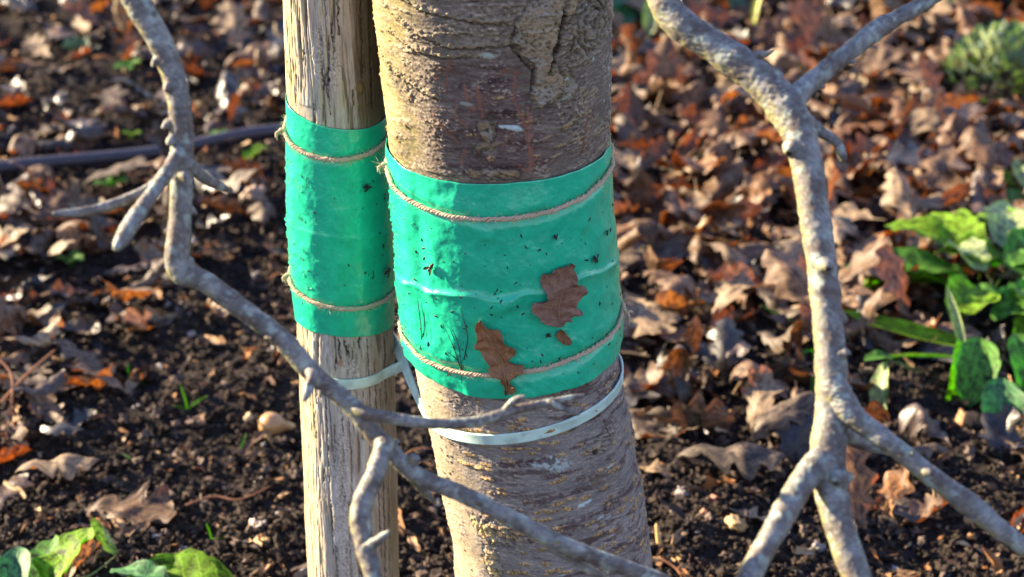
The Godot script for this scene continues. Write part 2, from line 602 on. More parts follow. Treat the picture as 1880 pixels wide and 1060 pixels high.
	M.stalk = plain(Color(0.22, 0.10, 0.055), 0.7, 0.3)
	M.dry = plain(Color(0.30, 0.21, 0.12), 0.8, 0.3)
	M.bulb = plain(Color(0.40, 0.22, 0.09), 0.3, 0.5)
	M.bulb_neck = plain(Color(0.62, 0.40, 0.16), 0.5, 0.4)
	M.stone = painted(0.7, 0.4)
	M.wing = plain(Color(0.03, 0.028, 0.025), 0.3, 0.5)


# ---------------------------------------------------------------- leaves
# An oak leaf: length, width, lobes per side, fold (V across), bend (radians along), roll (radians across), twist, crumple
func oak_leaf(key: int, L: float, W: float, lobes: float, depth: float, fold: float, bend: float, roll: float, twist: float, crumple: float, nu := 9, nv := 30) -> ArrayMesh:
	var P := PackedVector3Array()
	var uv := PackedVector2Array()
	for j in nv:
		var s0 := float(j) / (nv - 1)
		var s := (s0 - 0.12) / 0.88        # below 0: the stalk
		for i in nu:
			var t := float(i) / (nu - 1) * 2.0 - 1.0
			P.append(oak_point(key, s, t, L, W, lobes, depth, fold, bend, roll, twist, crumple))
			uv.append(Vector2((t + 1.0) / 2.0, clampf(s, 0, 1)))
	return sheet(nu, nv, P, uv)


func oak_outline(key: int, s: float, side: float, lobes: float, depth: float) -> float:
	if s <= 0.0:
		return 0.022
	var env := pow(sin(PI * pow(clampf(s, 0.0, 1.0), 1.18)), 0.62) * (0.62 + 0.38 * smoothstep(0.0, 0.55, s))
	env *= smoothstep(0.0, 0.10, s) * 0.8 + 0.2
	var ph := s * lobes + side * 0.22 + 0.25 * soft.get_noise_2d(s * 2.0 + key * 7.0, side * 3.0)
	var lobe := 0.5 - 0.5 * cos(TAU * ph)
	lobe = pow(lobe, 0.75)
	return maxf(0.022 * (1.0 - s * 0.8), env * (1.0 - depth * (1.0 - lobe)) * (1.0 + 0.16 * soft.get_noise_2d(s * 6.0 + key * 3.0, 5.0 + side * 9.0)) + 0.02 * fine.get_noise_2d(s * 40.0, key + side))


func oak_point(key: int, s: float, t: float, L: float, W: float, lobes: float, depth: float, fold: float, bend: float, roll: float, twist: float, crumple: float) -> Vector3:
	var w := oak_outline(key, s, signf(t), lobes, depth) * W / 2.0
	var x := t * w
	var y := L * (s + 0.13 * absf(t) * w / (W / 2.0) * (1.0 - s * 0.6))
	var z := 0.0
	if absf(roll) > 0.01:
		var k := roll * 2.0 / W
		z = (1.0 - cos(k * x)) / k
		x = sin(k * x) / k
	z += fold * absf(x)
	z += crumple * W * (0.55 * soft.get_noise_3d(x * 32.0 / (W * 14.0), y * 26.0, key * 5.0) + 0.20 * fine.get_noise_3d(x * 60.0, y * 60.0, key * 3.0 + 50.0))
	z += crumple * 0.10 * W * absf(t) * sin(s * TAU * lobes)
	var f := twist * (s - 0.5)
	var x2 := x * cos(f) - z * sin(f)
	z = x * sin(f) + z * cos(f)
	if absf(bend) > 0.01:
		var kb := bend / L
		var rad := 1.0 / kb - z
		var ang := (y - L * 0.5) * kb
		y = L * 0.5 + sin(ang) * rad
		z = 1.0 / kb - cos(ang) * rad
	return Vector3(x2, z, -(y - L * 0.5))


# A green blade: ovate if full is high
func blade(key: int, L: float, W: float, full: float, bend: float, roll: float, wave: float, teeth := 0.0, nu := 9, nv := 22) -> ArrayMesh:
	var P := PackedVector3Array()
	var uv := PackedVector2Array()
	for j in nv:
		var s := float(j) / (nv - 1)
		var env := pow(sin(PI * pow(clampf(s * 0.97 + 0.015, 0, 1), full)), 0.75)
		for i in nu:
			var t := float(i) / (nu - 1) * 2.0 - 1.0
			var w := W / 2.0 * env * (1.0 + teeth * (fposmod(s * 13.0 + key * 0.3, 1.0) - 0.5) + 0.08 * soft.get_noise_2d(s * 5.0, key + signf(t) * 4.0))
			var x := t * w
			var y := L * s
			var k := roll * 2.0 / W
			var z := (1.0 - cos(k * x)) / k if absf(k) > 0.01 else 0.0
			x = sin(k * x) / k if absf(k) > 0.01 else x
			z += 0.12 * absf(x) + wave * W * absf(t) * soft.get_noise_3d(s * 4.0, signf(t), key) + wave * 0.4 * W * fine.get_noise_3d(x * 40.0, y * 40.0, key)
			if absf(bend) > 0.01:
				var kb := bend / L
				var ang := y * kb
				var rad := 1.0 / kb - z
				y = sin(ang) * rad
				z = 1.0 / kb - cos(ang) * rad
			P.append(Vector3(x, z, -y))
			uv.append(Vector2((t + 1.0) / 2.0, s))
	return sheet(nu, nv, P, uv)


func turned(yaw: float, pitch: float, tilt: float) -> Basis:
	return Basis.from_euler(Vector3(deg_to_rad(pitch), deg_to_rad(yaw), deg_to_rad(tilt)))


func lowest(mesh: ArrayMesh, b: Basis, x: float, z: float, bury := 0.002) -> float:   # height at which the mesh, turned, rests on the soil
	var P: PackedVector3Array = mesh.surface_get_arrays(0)[Mesh.ARRAY_VERTEX]
	var up := -1e9
	for i in range(0, P.size(), 3):
		var q := b * P[i]
		up = maxf(up, ground(x + q.x, z + q.z) - q.y)
	return up - bury


# ---------------------------------------------------------------- the bark
func bark_skin() -> PostSkin:
	var k := PostSkin.new()
	k.noise = fine
	var low := []
	for i in 34:
		low.append(-0.08 + 0.005 * i)
	var high := []
	for i in 57:
		high.append(0.792 + 0.004 * (i + 1))
	k.lay(0.092, 500, 44, low, 0.09, 0.79, 880, high)
	for r in k.nr:
		var y := k.ys[r]
		var upper := smoothstep(0.45, 0.56, y)
		for i in k.nc:
			var th := k.th[i]
			var deg := rad_to_deg(th)
			var x := sin(th) * 0.092
			var z := cos(th) * 0.092
			var warp := 0.0045 * soft.get_noise_3d(x * 14.0, y * 14.0, z * 14.0)
			var yy := y + warp
			var streak := fine.get_noise_3d(x * 80.0, yy * 440.0, z * 80.0)
			var bands := fine.get_noise_3d(x * 17.0, yy * 120.0, z * 17.0 + 4.0)
			var patch := fine.get_noise_3d(x * 26.0, y * 26.0 + 3.0, z * 26.0)
			var iso := fine.get_noise_3d(x * 240.0, y * 300.0, z * 240.0 + 90.0)
			var broad := fine.get_noise_3d(x * 13.0 + 5.0, y * 34.0, z * 13.0)
			var grain := soft.get_noise_3d(x * 520.0, y * 620.0, z * 520.0)
			var speck := fine.get_noise_3d(x * 190.0, y * 330.0, z * 190.0 + 60.0)
			var c := Color(0.200, 0.180, 0.165).lerp(Color(0.170, 0.147, 0.112), upper)
			c = c.lerp(Color(0.30, 0.255, 0.21), smoothstep(-0.05, 0.4, streak + 0.4 * patch) * 0.8)
			# smooth purple-brown skin where the outer bark has peeled
			var centre := exp(-pow((deg - 2.0) / 42.0, 2.0)) * smoothstep(0.585, 0.60, y) * (smoothstep(0.715, 0.665, y) * 0.8 + 0.35)
			var lower := (1.0 - upper) * (0.35 + 0.5 * smoothstep(-40.0, 20.0, deg))
			var purple := smoothstep(-0.10, 0.30, bands * 1.2 + patch * 0.8 + centre * 0.7 - 0.12 + lower * 0.12)
			c = c.lerp(Color(0.105, 0.066, 0.062), purple * 0.78 * maxf(centre, lower))
			c = c.lerp(Color(0.06, 0.034, 0.032), smoothstep(0.16, 0.38, bands) * 0.7 * maxf(centre, lower * 0.9))
			# algae: yellow green on the weather side, olive above
			var algae := smoothstep(-34.0, -62.0, deg + 26.0 * patch) * (0.35 + 0.65 * upper)
			c = c.lerp(Color(0.245, 0.205, 0.075).lerp(Color(0.29, 0.235, 0.14), smoothstep(-0.15, 0.25, bands) * 0.7), algae * 0.8)
			c = c.lerp(Color(0.20, 0.165, 0.085), upper * (1.0 - centre) * 0.4 * smoothstep(-0.1, 0.35, patch))
			c = c.lerp(Color(0.135, 0.10, 0.085), upper * 0.45 * smoothstep(-0.30, 0.1, -bands - 0.4 * patch) * smoothstep(-50.0, -20.0, deg))
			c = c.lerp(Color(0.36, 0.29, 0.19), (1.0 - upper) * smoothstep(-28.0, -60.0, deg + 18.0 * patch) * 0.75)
			var coarse := smoothstep(-0.15, 0.35, patch + 0.5 * bands + 0.2 * (upper - 0.5)) * smoothstep(-78.0, -38.0, deg + 14.0 * patch)
			var v := 1.0 + 0.30 * broad + 0.28 * iso + (0.16 + 0.16 * upper) * streak + 0.16 * grain + (0.12 + 0.55 * coarse) * speck
			c = c.lerp(Color(0.34, 0.29, 0.20), smoothstep(0.18, 0.42, speck) * 0.6 * coarse)
			c = c.lerp(Color(0.075, 0.055, 0.045), smoothstep(0.20, 0.45, -speck) * 0.7 * coarse)
			k.col[r * k.nc + i] = Color(c.r * v, c.g * v, c.b * v)
			# rough ledges run round the upper part, with crust on their lips
			var ledge := smoothstep(0.05, 0.32, bands) * (1.0 - centre)
			var high_up := smoothstep(0.645, 0.70, y) + 0.35 * smoothstep(0.56, 0.6, y)
			var crust := ledge * high_up * smoothstep(-72.0, -40.0, deg) * smoothstep(-0.35, 0.25, fine.get_noise_3d(x * 150.0, y * 260.0, z * 150.0))
			k.col[r * k.nc + i] = k.col[r * k.nc + i].lerp(Color(0.32, 0.255, 0.16) * (1.0 + 0.5 * grain), crust * 0.5)
			k.relief[r * k.nc + i] = (0.0001 + 0.0008 * coarse) * speck + (0.00012 + 0.00014 * upper) * streak + (0.00025 + 0.00035 * upper) * bands + 0.00014 * grain + 0.0013 * crust + 0.0010 * patch
	var tan_c := Color(0.44, 0.285, 0.125)
	# lenticels of the lower stem
	for n in 260:
		var y := rng.randf_range(0.09, 0.385)
		var deg := rng.randf_range(-75.0, 84.0)
		if rng.randf() < smoothstep(0.0, -70.0, deg) * 0.8:
			continue
		var a := rng.randf_range(0.0030, 0.0078)
		k.spot(deg, y, a, maxf(a * rng.randf_range(0.23, 0.32), 0.0014), rng.randf_range(-0.05, 0.22), tan_c * rng.randf_range(0.8, 1.15), 0.95, 0.0008, 0.14, 0.0002)
	for n in 26:   # rows of them
		var y := rng.randf_range(0.11, 0.37)
		var deg := rng.randf_range(-40.0, 60.0)
		for j in rng.randi_range(2, 4):
			k.spot(deg + j * rng.randf_range(3.0, 5.0), y + j * rng.randf_range(0.0, 0.0012), 0.0052, 0.0017, 0.12, tan_c * rng.randf_range(0.85, 1.15), 0.95, 0.0008, 0.14, 0.0002)
	for n in 26:   # long thin ones to the right of the upper stem
		k.spot(rng.randf_range(25.0, 82.0), rng.randf_range(0.585, 0.66), rng.randf_range(0.003, 0.008), 0.0009, rng.randf_range(0.15, 0.35), Color(0.36, 0.29, 0.13), 0.7, 0.0007, 0.4)
	for p in [[2.0, 0.6585, 0.0065], [13.0, 0.6435, 0.005], [16.0, 0.6375, 0.006], [-12.0, 0.626, 0.005], [19.0, 0.6075, 0.0045], [36.0, 0.628, 0.007], [44.0, 0.634, 0.006], [33.0, 0.6125, 0.006], [45.0, 0.614, 0.006]]:
		k.spot(p[0], p[1], p[2], 0.0015, 0.05, Color(0.38, 0.27, 0.12), 0.9, 0.0009, 0.25, 0.0002)
	# flaky bits on the weather side
	for n in 90:
		k.spot(rng.randf_range(-82.0, -45.0), rng.randf_range(0.10, 0.37), rng.randf_range(0.001, 0.003), rng.randf_range(0.0006, 0.0014), rng.randf_range(-0.6, 0.4), Color(0.10, 0.075, 0.03), 0.75, 0.0008, 0.6)
	for n in 30:
		k.spot(rng.randf_range(-88.0, -50.0), rng.randf_range(0.585, 0.72), rng.randf_range(0.001, 0.003), rng.randf_range(0.0006, 0.0014), rng.randf_range(-0.6, 0.4), Color(0.19, 0.13, 0.035), 0.7, 0.0011, 0.6)
	# red-brown scratches down the smooth skin
	var red := Color(0.21, 0.095, 0.062)
	for p in [[[-21, 0.688], [-24, 0.664]], [[-25, 0.68], [-29, 0.67]], [[-14, 0.668], [-13, 0.655], [-10, 0.648]], [[-8, 0.667], [-7, 0.648]], [[-3, 0.664], [-3, 0.65]], [[1, 0.676], [6, 0.683], [11, 0.676]], [[10, 0.674], [9, 0.656], [13, 0.641], [15, 0.62], [18, 0.60]],
			[[-18, 0.652], [-19, 0.640], [-15, 0.634]], [[-31, 0.640], [-20, 0.620]], [[-16, 0.612], [-18, 0.600]], [[16, 0.648], [16, 0.596]], [[8, 0.63], [4, 0.615]], [[-12, 0.655], [-12, 0.642]], [[-6, 0.66], [-6, 0.64]], [[21, 0.60], [25, 0.609]], [[14, 0.596], [11, 0.60]], [[52, 0.64], [46, 0.60]], [[58, 0.635], [51, 0.60]]]:
		var pts := []
		for q in p:
			pts.append(Vector2(q[0], q[1]))
		k.stroke(pts, rng.randf_range(0.0012, 0.0021), red * rng.randf_range(0.9, 1.3), 0.8, 0.0003, 1.1)
	# scar with crusty plates, upper right
	var crust_c := Color(0.315, 0.245, 0.155)
	var crust_d := Color(0.085, 0.062, 0.032)
	k.plate([Vector2(12, 0.723), Vector2(9, 0.706), Vector2(13, 0.692), Vector2(20, 0.677), Vector2(19, 0.664), Vector2(18, 0.648), Vector2(22, 0.645), Vector2(30, 0.654), Vector2(37, 0.655), Vector2(36, 0.668), Vector2(29, 0.682), Vector2(30, 0.70), Vector2(33, 0.72), Vector2(38, 0.745), Vector2(24, 0.745)], crust_c, crust_d, 0.0022, 0.0016)
	k.plate([Vector2(38, 0.745), Vector2(33, 0.722), Vector2(35, 0.712), Vector2(44, 0.735), Vector2(46, 0.75)], Color(0.34, 0.26, 0.15), crust_d, 0.002, 0.0014)
	k.plate([Vector2(36, 0.676), Vector2(40, 0.67), Vector2(43, 0.655), Vector2(38, 0.646), Vector2(33, 0.652), Vector2(34, 0.664)], Color(0.22, 0.19, 0.10), crust_d, 0.0014, 0.001)
	k.swirl(53.0, 0.705, 0.028, 0.034, 4.5, 0.0015, Color(0.29, 0.26, 0.18))
	k.stroke([Vector2(33, 0.722), Vector2(31, 0.70), Vector2(29, 0.683)], 0.0022, Color(0.03, 0.02, 0.012), 0.9, -0.003)
	k.stroke([Vector2(29, 0.683), Vector2(27.5, 0.675)], 0.0016, Color(0.06, 0.02, 0.008), 0.95, -0.0025)
	k.stroke([Vector2(10, 0.715), Vector2(8, 0.700), Vector2(12, 0.69), Vector2(19, 0.677), Vector2(18, 0.662)], 0.0013, Color(0.05, 0.035, 0.022), 0.85, -0.0015)
	for p in [[70, 0.735, 62, 0.71], [76, 0.745, 68, 0.715], [40, 0.70, 38, 0.69], [60, 0.73, 58, 0.715]]:
		k.stroke([Vector2(p[0], p[1]), Vector2(p[2], p[3])], 0.0016, Color(0.05, 0.03, 0.018), 0.85, -0.0025)
	k.plate([Vector2(64, 0.735), Vector2(67, 0.705), Vector2(73, 0.70), Vector2(76, 0.74)], Color(0.33, 0.26, 0.19), Color(0.12, 0.06, 0.04), 0.0015, 0.0012)
	# ledges across the upper left
	for p in [[-70, 0.726, -20, 0.699, 12, 0.703], [-62, 0.700, -25, 0.690, -5, 0.694], [-55, 0.735, -10, 0.722, 8, 0.72], [-72, 0.676, -48, 0.662, -28, 0.655]]:
		k.stroke([Vector2(p[0], p[1]), Vector2((p[0] + p[2]) / 2.0, (p[1] + p[3]) / 2.0 - 0.002), Vector2(p[2], p[3]), Vector2(p[4], p[5])], 0.0022, Color(0.27, 0.215, 0.125), 0.6, 0.0014, 1.0)
		k.stroke([Vector2(p[0], p[1] - 0.003), Vector2((p[0] + p[2]) / 2.0, (p[1] + p[3]) / 2.0 - 0.005), Vector2(p[2], p[3] - 0.003), Vector2(p[4], p[5] - 0.003)], 0.0013, Color(0.07, 0.055, 0.035), 0.8, -0.0009, 0.9)
	k.plate([Vector2(-66, 0.668), Vector2(-52, 0.664), Vector2(-42, 0.652), Vector2(-44, 0.642), Vector2(-56, 0.650)], Color(0.15, 0.13, 0.09), Color(0.06, 0.05, 0.04), 0.001, 0.0012)
	# old branch scars in the smooth skin
	k.plate([Vector2(-10, 0.640), Vector2(2, 0.641), Vector2(0, 0.630), Vector2(-2, 0.618), Vector2(-12, 0.606), Vector2(-13, 0.609), Vector2(-7, 0.622)], Color(0.24, 0.185, 0.10), Color(0.04, 0.03, 0.02), 0.001, 0.0012)
	k.spot(-3.0, 0.6065, 0.0038, 0.0030, 0.0, Color(0.34, 0.21, 0.11), 0.9, 0.0018, 0.2, 0.0004)
	k.stroke([Vector2(-3, 0.613), Vector2(-1, 0.618), Vector2(3, 0.62)], 0.0014, Color(0.25, 0.19, 0.1), 0.8, 0.001)
	k.plate([Vector2(-16, 0.596), Vector2(2, 0.599), Vector2(12, 0.597), Vector2(12, 0.590), Vector2(-16, 0.590)], Color(0.26, 0.19, 0.09), Color(0.03, 0.025, 0.018), 0.0012, 0.0013)
	# lichen
	var lichen := Color(0.47, 0.58, 0.56)
	k.spot(7.0, 0.6335, 0.0085, 0.0019, -0.06, lichen, 0.95, 0.0006, 0.5)
	k.spot(11.0, 0.6315, 0.004, 0.0022, 0.1, lichen, 0.8, 0.0006, 0.6)
	k.spot(-3.0, 0.6925, 0.0075, 0.0025, -0.05, Color(0.37, 0.41, 0.35), 0.85, 0.0006, 0.5)
	k.spot(-13.0, 0.652, 0.006, 0.0015, 0.0, Color(0.33, 0.38, 0.33), 0.7, 0.0004, 0.6)
	for n in 11:
		k.spot(rng.randf_range(20.0, 80.0), rng.randf_range(0.63, 0.75), rng.randf_range(0.0012, 0.003), rng.randf_range(0.0008, 0.0016), rng.randf_range(-0.5, 0.8), lichen * rng.randf_range(0.75, 1.1), 0.8, 0.0004, 0.6)
	k.spot(12.0, 0.328, 0.013, 0.0055, 0.1, lichen * 0.85, 0.8, 0.0006, 1.0)
	k.spot(18.0, 0.322, 0.009, 0.004, 0.2, lichen * 0.8, 0.7, 0.0006, 1.0)
	k.spot(27.0, 0.283, 0.009, 0.0017, 0.22, lichen, 0.85, 0.0005, 0.6)
	k.spot(-10.0, 0.263, 0.010, 0.003, 0.0, lichen * 0.8, 0.6, 0.0005, 1.0)
	for n in 10:
		k.spot(rng.randf_range(-20.0, 50.0), rng.randf_range(0.12, 0.34), rng.randf_range(0.002, 0.005), rng.randf_range(0.0008, 0.0016), 0.15, lichen * 0.85, 0.6, 0.0004, 0.8)
	# knots and flakes of the lower stem
	k.swirl(46.0, 0.332, 0.032, 0.012, 3.5, 0.0012, Color(0.30, 0.25, 0.17))
	k.spot(40.0, 0.327, 0.0035, 0.0035, 0.0, Color(0.035, 0.03, 0.025), 0.9, -0.0016, 0.3)
	k.swirl(-24.0, 0.252, 0.026, 0.020, 3.0, 0.0012, Color(0.33, 0.27, 0.15))
	k.plate([Vector2(-44, 0.264), Vector2(-34, 0.262), Vector2(-26, 0.255), Vector2(-22, 0.246), Vector2(-30, 0.240), Vector2(-40, 0.245)], Color(0.42, 0.33, 0.15), Color(0.05, 0.04, 0.02), 0.0016, 0.0022)
	k.plate([Vector2(-36, 0.236), Vector2(-28, 0.232), Vector2(-26, 0.215), Vector2(-32, 0.200), Vector2(-37, 0.212)], Color(0.36, 0.28, 0.13), Color(0.08, 0.06, 0.03), 0.0011, 0.0015)
	k.plate([Vector2(34, 0.366), Vector2(44, 0.372), Vector2(48, 0.365), Vector2(42, 0.359)], Color(0.36, 0.25, 0.11), Color(0.07, 0.05, 0.03), 0.001, 0.001)
	k.stroke([Vector2(50, 0.352), Vector2(51, 0.342), Vector2(53, 0.335)], 0.0007, Color(0.03, 0.02, 0.015), 0.9, -0.0012)
	k.stroke([Vector2(-14, 0.326), Vector2(2, 0.329), Vector2(14, 0.331)], 0.0032, Color(0.062, 0.03, 0.032), 0.8, -0.0002, 0.9)
	k.stroke([Vector2(-6, 0.290), Vector2(16, 0.294)], 0.003, Color(0.075, 0.042, 0.042), 0.7, -0.0002, 1.0)
	k.stroke([Vector2(10, 0.262), Vector2(26, 0.268)], 0.005, Color(0.085, 0.045, 0.045), 0.65, 0.0, 1.2)
	k.spot(46.0, 0.245, 0.008, 0.005, 0.5, Color(0.12, 0.05, 0.03), 0.6, 0.0, 1.0)
	k.spot(38.0, 0.30, 0.007, 0.008, 0.5, Color(0.13, 0.08, 0.05), 0.5, 0.0, 1.0)
	for n in 46:   # corky beads along the right edge
		k.spot(rng.randf_range(72.0, 96.0), rng.randf_range(0.10, 0.36), rng.randf_range(0.0012, 0.0028), rng.randf_range(0.0012, 0.002), 0.2, tan_c * 0.9, 0.8, 0.0012, 0.4)
	return k


func wood_skin() -> PostSkin:
	var k := PostSkin.new()
	k.noise = fine
	k.lay(0.044, 280, 34, [-0.1, -0.03, 0.03], 0.07, 0.73, 560, [0.76, 0.82, 0.9, 1.0, 1.1, 1.2, 1.26])
	for r in k.nr:
		var y := k.ys[r]
		for i in k.nc:
			var th := k.th[i]
			var deg := rad_to_deg(th)
			var x := sin(th) * 0.044 + 0.0016 * soft.get_noise_2d(y * 11.0, 2.0)
			var z := cos(th) * 0.044 + 0.0016 * soft.get_noise_2d(y * 11.0, 9.0)
			var fibre := fine.get_noise_3d(x * 520.0, y * 20.0, z * 520.0)
			var strand := fine.get_noise_3d(x * 170.0, y * 9.0 + 30.0, z * 170.0)
			var patch := fine.get_noise_3d(x * 60.0, y * 16.0, z * 60.0)
			var grain := soft.get_noise_3d(x * 900.0, y * 160.0, z * 900.0)
			var c := Color(0.375, 0.335, 0.28).lerp(Color(0.50, 0.465, 0.41), smoothstep(-0.1, 0.35, patch + 0.4 * strand))
			# yellower on the left; far right browner, with its shade painted in
			c = c.lerp(Color(0.42, 0.345, 0.19), smoothstep(-22.0, -52.0, deg + 30.0 * strand) * 0.8)
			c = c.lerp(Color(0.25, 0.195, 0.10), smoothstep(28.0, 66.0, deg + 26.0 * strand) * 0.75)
			c = c.lerp(Color(0.27, 0.25, 0.10), smoothstep(0.05, 0.35, patch) * 0.4 * smoothstep(0.45, 0.6, y))
			# shade from the trunk painted into the inner side, above the wrap
			var trunk_shade := smoothstep(27.0, 33.0, deg + 5.0 * strand) * smoothstep(0.55, 0.60, y)
			c = c.lerp(Color(0.075, 0.048, 0.02), trunk_shade * 0.75)
			var groove := smoothstep(0.10, 0.38, -fibre) * (0.6 + 0.6 * smoothstep(-0.2, 0.3, -strand))
			c = c.lerp(Color(0.17, 0.13, 0.08), groove * 0.5)
			var deep := smoothstep(0.30, 0.46, -strand)
			c = c.lerp(Color(0.09, 0.06, 0.032), deep * 0.65)
			var v := 1.0 + 0.22 * fibre + 0.10 * grain
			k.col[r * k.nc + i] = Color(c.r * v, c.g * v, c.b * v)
			k.relief[r * k.nc + i] = 0.0006 * fibre - 0.0004 * groove - 0.0008 * deep + 0.0008 * strand + 0.0001 * grain
	# drying cracks
	var dark := Color(0.05, 0.037, 0.024)
	for p in [[-2, 0.60, -3, 0.72, 0.0007], [6, 0.36, 7, 0.21, 0.0006], [32, 0.385, 34, 0.25, 0.0009], [40, 0.36, 43, 0.15, 0.001], [-9, 0.645, -8, 0.622, 0.0016], [-4, 0.64, -3, 0.615, 0.0016], [4, 0.68, 5, 0.64, 0.001], [12, 0.70, 12, 0.67, 0.0013], [-38, 0.68, -38, 0.655, 0.0011], [22, 0.388, 22, 0.378, 0.0016], [-4, 0.387, -2, 0.37, 0.0013], [4, 0.387, 6, 0.372, 0.0016], [-8, 0.368, -8, 0.356, 0.001],
			[-2, 0.31, -2, 0.29, 0.0009], [15, 0.315, 16, 0.30, 0.0013], [22, 0.30, 23, 0.285, 0.0014], [-22, 0.34, -20, 0.16, 0.0010], [-12, 0.30, -12, 0.26, 0.0009], [48, 0.33, 50, 0.1, 0.0012], [58, 0.38, 58, 0.12, 0.0011], [28, 0.24, 30, 0.10, 0.0010], [2, 0.22, 3, 0.10, 0.0008], [15, 0.17, 15, 0.09, 0.0010], [55, 0.70, 52, 0.60, 0.0014], [42, 0.71, 40, 0.63, 0.0012]]:
		var pts := []
		for j in 6:
			var f := j / 5.0
			pts.append(Vector2(lerpf(p[0], p[2], f) + rng.randf_range(-0.7, 0.7), lerpf(p[1], p[3], f)))
		k.stroke(pts, p[4], dark, 0.8, -0.0012, 0.5)
	for n in 60:
		var deg := rng.randf_range(-75.0, 75.0)
		var y := rng.randf_range(0.08, 0.72)
		k.stroke([Vector2(deg, y), Vector2(deg + rng.randf_range(-1, 1), y - rng.randf_range(0.008, 0.03))], rng.randf_range(0.0005, 0.0011), dark * 1.6, 0.85, -0.0011, 0.7)
	k.spot(-1.0, 0.365, 0.003, 0.005, 0.0, Color(0.30, 0.14, 0.06), 0.6, 0.0, 0.7)
	# a small knot
	k.spot(34.0, 0.622, 0.0048, 0.0075, 0.0, Color(0.12, 0.085, 0.035), 0.85, 0.0012, 0.2)
	k.spot(34.0, 0.622, 0.0028, 0.005, 0.0, Color(0.19, 0.14, 0.06), 0.85, 0.0006, 0.2)
	# pale worn patches
	for p in [[-6, 0.27, 0.009, 0.03], [-4, 0.21, 0.010, 0.035], [-2, 0.15, 0.010, 0.03], [-12, 0.655, 0.006, 0.03], [6, 0.64, 0.006, 0.02], [12, 0.35, 0.008, 0.02]]:
		k.spot(p[0], p[1], p[2], p[3], 0.0, Color(0.50, 0.47, 0.41), 0.55, 0.0003, 0.9, 0.0002)
	return k


# ---------------------------------------------------------------- bands, twine, strap
func band_sheet(point: Callable, low: Callable, high: Callable, nu: int, nv: int, thick: float) -> ArrayMesh:
	var P := PackedVector3Array()
	for r in nv + 4:
		for c in nu:
			var th := TAU * c / (nu - 1) - PI
			var t := clampf((r - 2.0) / (nv - 1), 0.0, 1.0)
			var y := lerpf(low.call(th), high.call(th), t)
			var off := 0.0
			if r == 0 or r == nv + 3:
				off = -thick
			elif r == 1 or r == nv + 2:
				off = -thick * 0.5
				y += thick * 0.4 * (1.0 if r > 2 else -1.0)
			if r == 0:
				y += 0.004
			elif r == nv + 3:
				y -= 0.004
			P.append(point.call(th, y, off))
	return sheet(nu, nv + 4, P, PackedVector2Array(), PackedColorArray(), true)


func twine(called: String, label: String, point: Callable, height: Callable, knot_deg: float, tail: float, group := "") -> void:
	var root := thing(called, label, "twine", Vector3.ZERO, group)
	var n := 520
	for s in 3:
		var pts := []
		for i in n + 1:
			var th := TAU * i / n
			var y: float = height.call(th)
			y += 0.0006 * soft.get_noise_2d(th * 9.0, s)
			var base: Vector3 = point.call(th, y, 0.0014)
			var out: Vector3 = (point.call(th, y, 0.01) - base).normalized()
			var ph := th * 68.0 + TAU * s / 3.0
			pts.append(_v4(base + out * (0.0009 + 0.0011 * cos(ph)) + Vector3(0, 0.0011 * sin(ph), 0), 0.00105 * (1.0 + 0.28 * soft.get_noise_2d(i * 0.7, s * 9.0) + 0.2 * soft.get_noise_2d(i * 0.09, s * 4.0))))
		put(tube(pts, 6, 0.0, false, false), "strand", M.jute, root)
	# the knot: a small overhand lump with two frayed ends
	var kt := deg_to_rad(knot_deg)
	var at: Vector3 = point.call(kt, height.call(kt), 0.003)
	var out2: Vector3 = (point.call(kt, height.call(kt), 0.02) - at).normalized()
	var across := out2.cross(Vector3.UP).normalized()
	var loop := []
	for i in 22:
		var f := TAU * 1.6 * i / 21.0
		loop.append(_v4(at + out2 * (0.0016 + 0.0015 * cos(f)) + Vector3.UP * 0.0020 * sin(f) + across * (0.003 * (i / 21.0 - 0.5)), 0.0013))
	put(tube(loop, 7, 0.15, false, true), "knot", M.jute, root)
	for e in 2:
		var dir := (across * (0.5 if e else -0.5) + out2 * 0.7 + Vector3.DOWN * (0.9 if e else 0.1)).normalized()
		put(tube(rounded([_v4(at + out2 * 0.004, 0.0013), _v4(at + out2 * 0.003 + dir * tail * 0.35, 0.0010), _v4(at + dir * tail * 0.7 + Vector3.DOWN * 0.003, 0.0005)], 6), 6, 0.2, false, true), "loose_end", M.jute, root)
	# fibres standing off the strands
	var st := SurfaceTool.new()
	st.begin(Mesh.PRIMITIVE_TRIANGLES)
	for i in 620:
		var th := rng.randf() * TAU
		var y: float = height.call(th) + rng.randf_range(-0.0022, 0.0022)
		hair(st, point.call(th, y, 0.002), (point.call(th, y, 0.02) - point.call(th, y, 0.0)).normalized(), rng.randf_range(0.003, 0.009))
	for i in 26:
		hair(st, at + out2 * 0.002 + _rv(0.002), (out2 + _rv(0.9)).normalized(), rng.randf_range(0.004, 0.010))
	st.generate_normals()
	tag(put(st.commit(), "fibres", M.fuzz, root), "", "", "", "stuff")


func hair(st: SurfaceTool, from: Vector3, out: Vector3, length: float) -> void:
	var dir := (out * rng.randf_range(0.1, 0.8) + _rv(1.0)).normalized()
	var side := dir.cross(Vector3(0.2, 0.3, 0.9)).normalized() * 0.00013
	var mid := from + dir * length * 0.5 + _rv(length * 0.15)
	var end := from + dir * length + _rv(length * 0.3)
	for q in [[from - side, mid - side, from + side], [from + side, mid - side, mid + side], [mid - side, end, mid + side]]:
		for p in q:
			st.add_vertex(p)


func _rv(k: float) -> Vector3:
	return Vector3(rng.randf_range(-k, k), rng.randf_range(-k, k), rng.randf_range(-k, k))


func _v4(p: Vector3, r: float) -> Vector4:
	return Vector4(p.x, p.y, p.z, r)


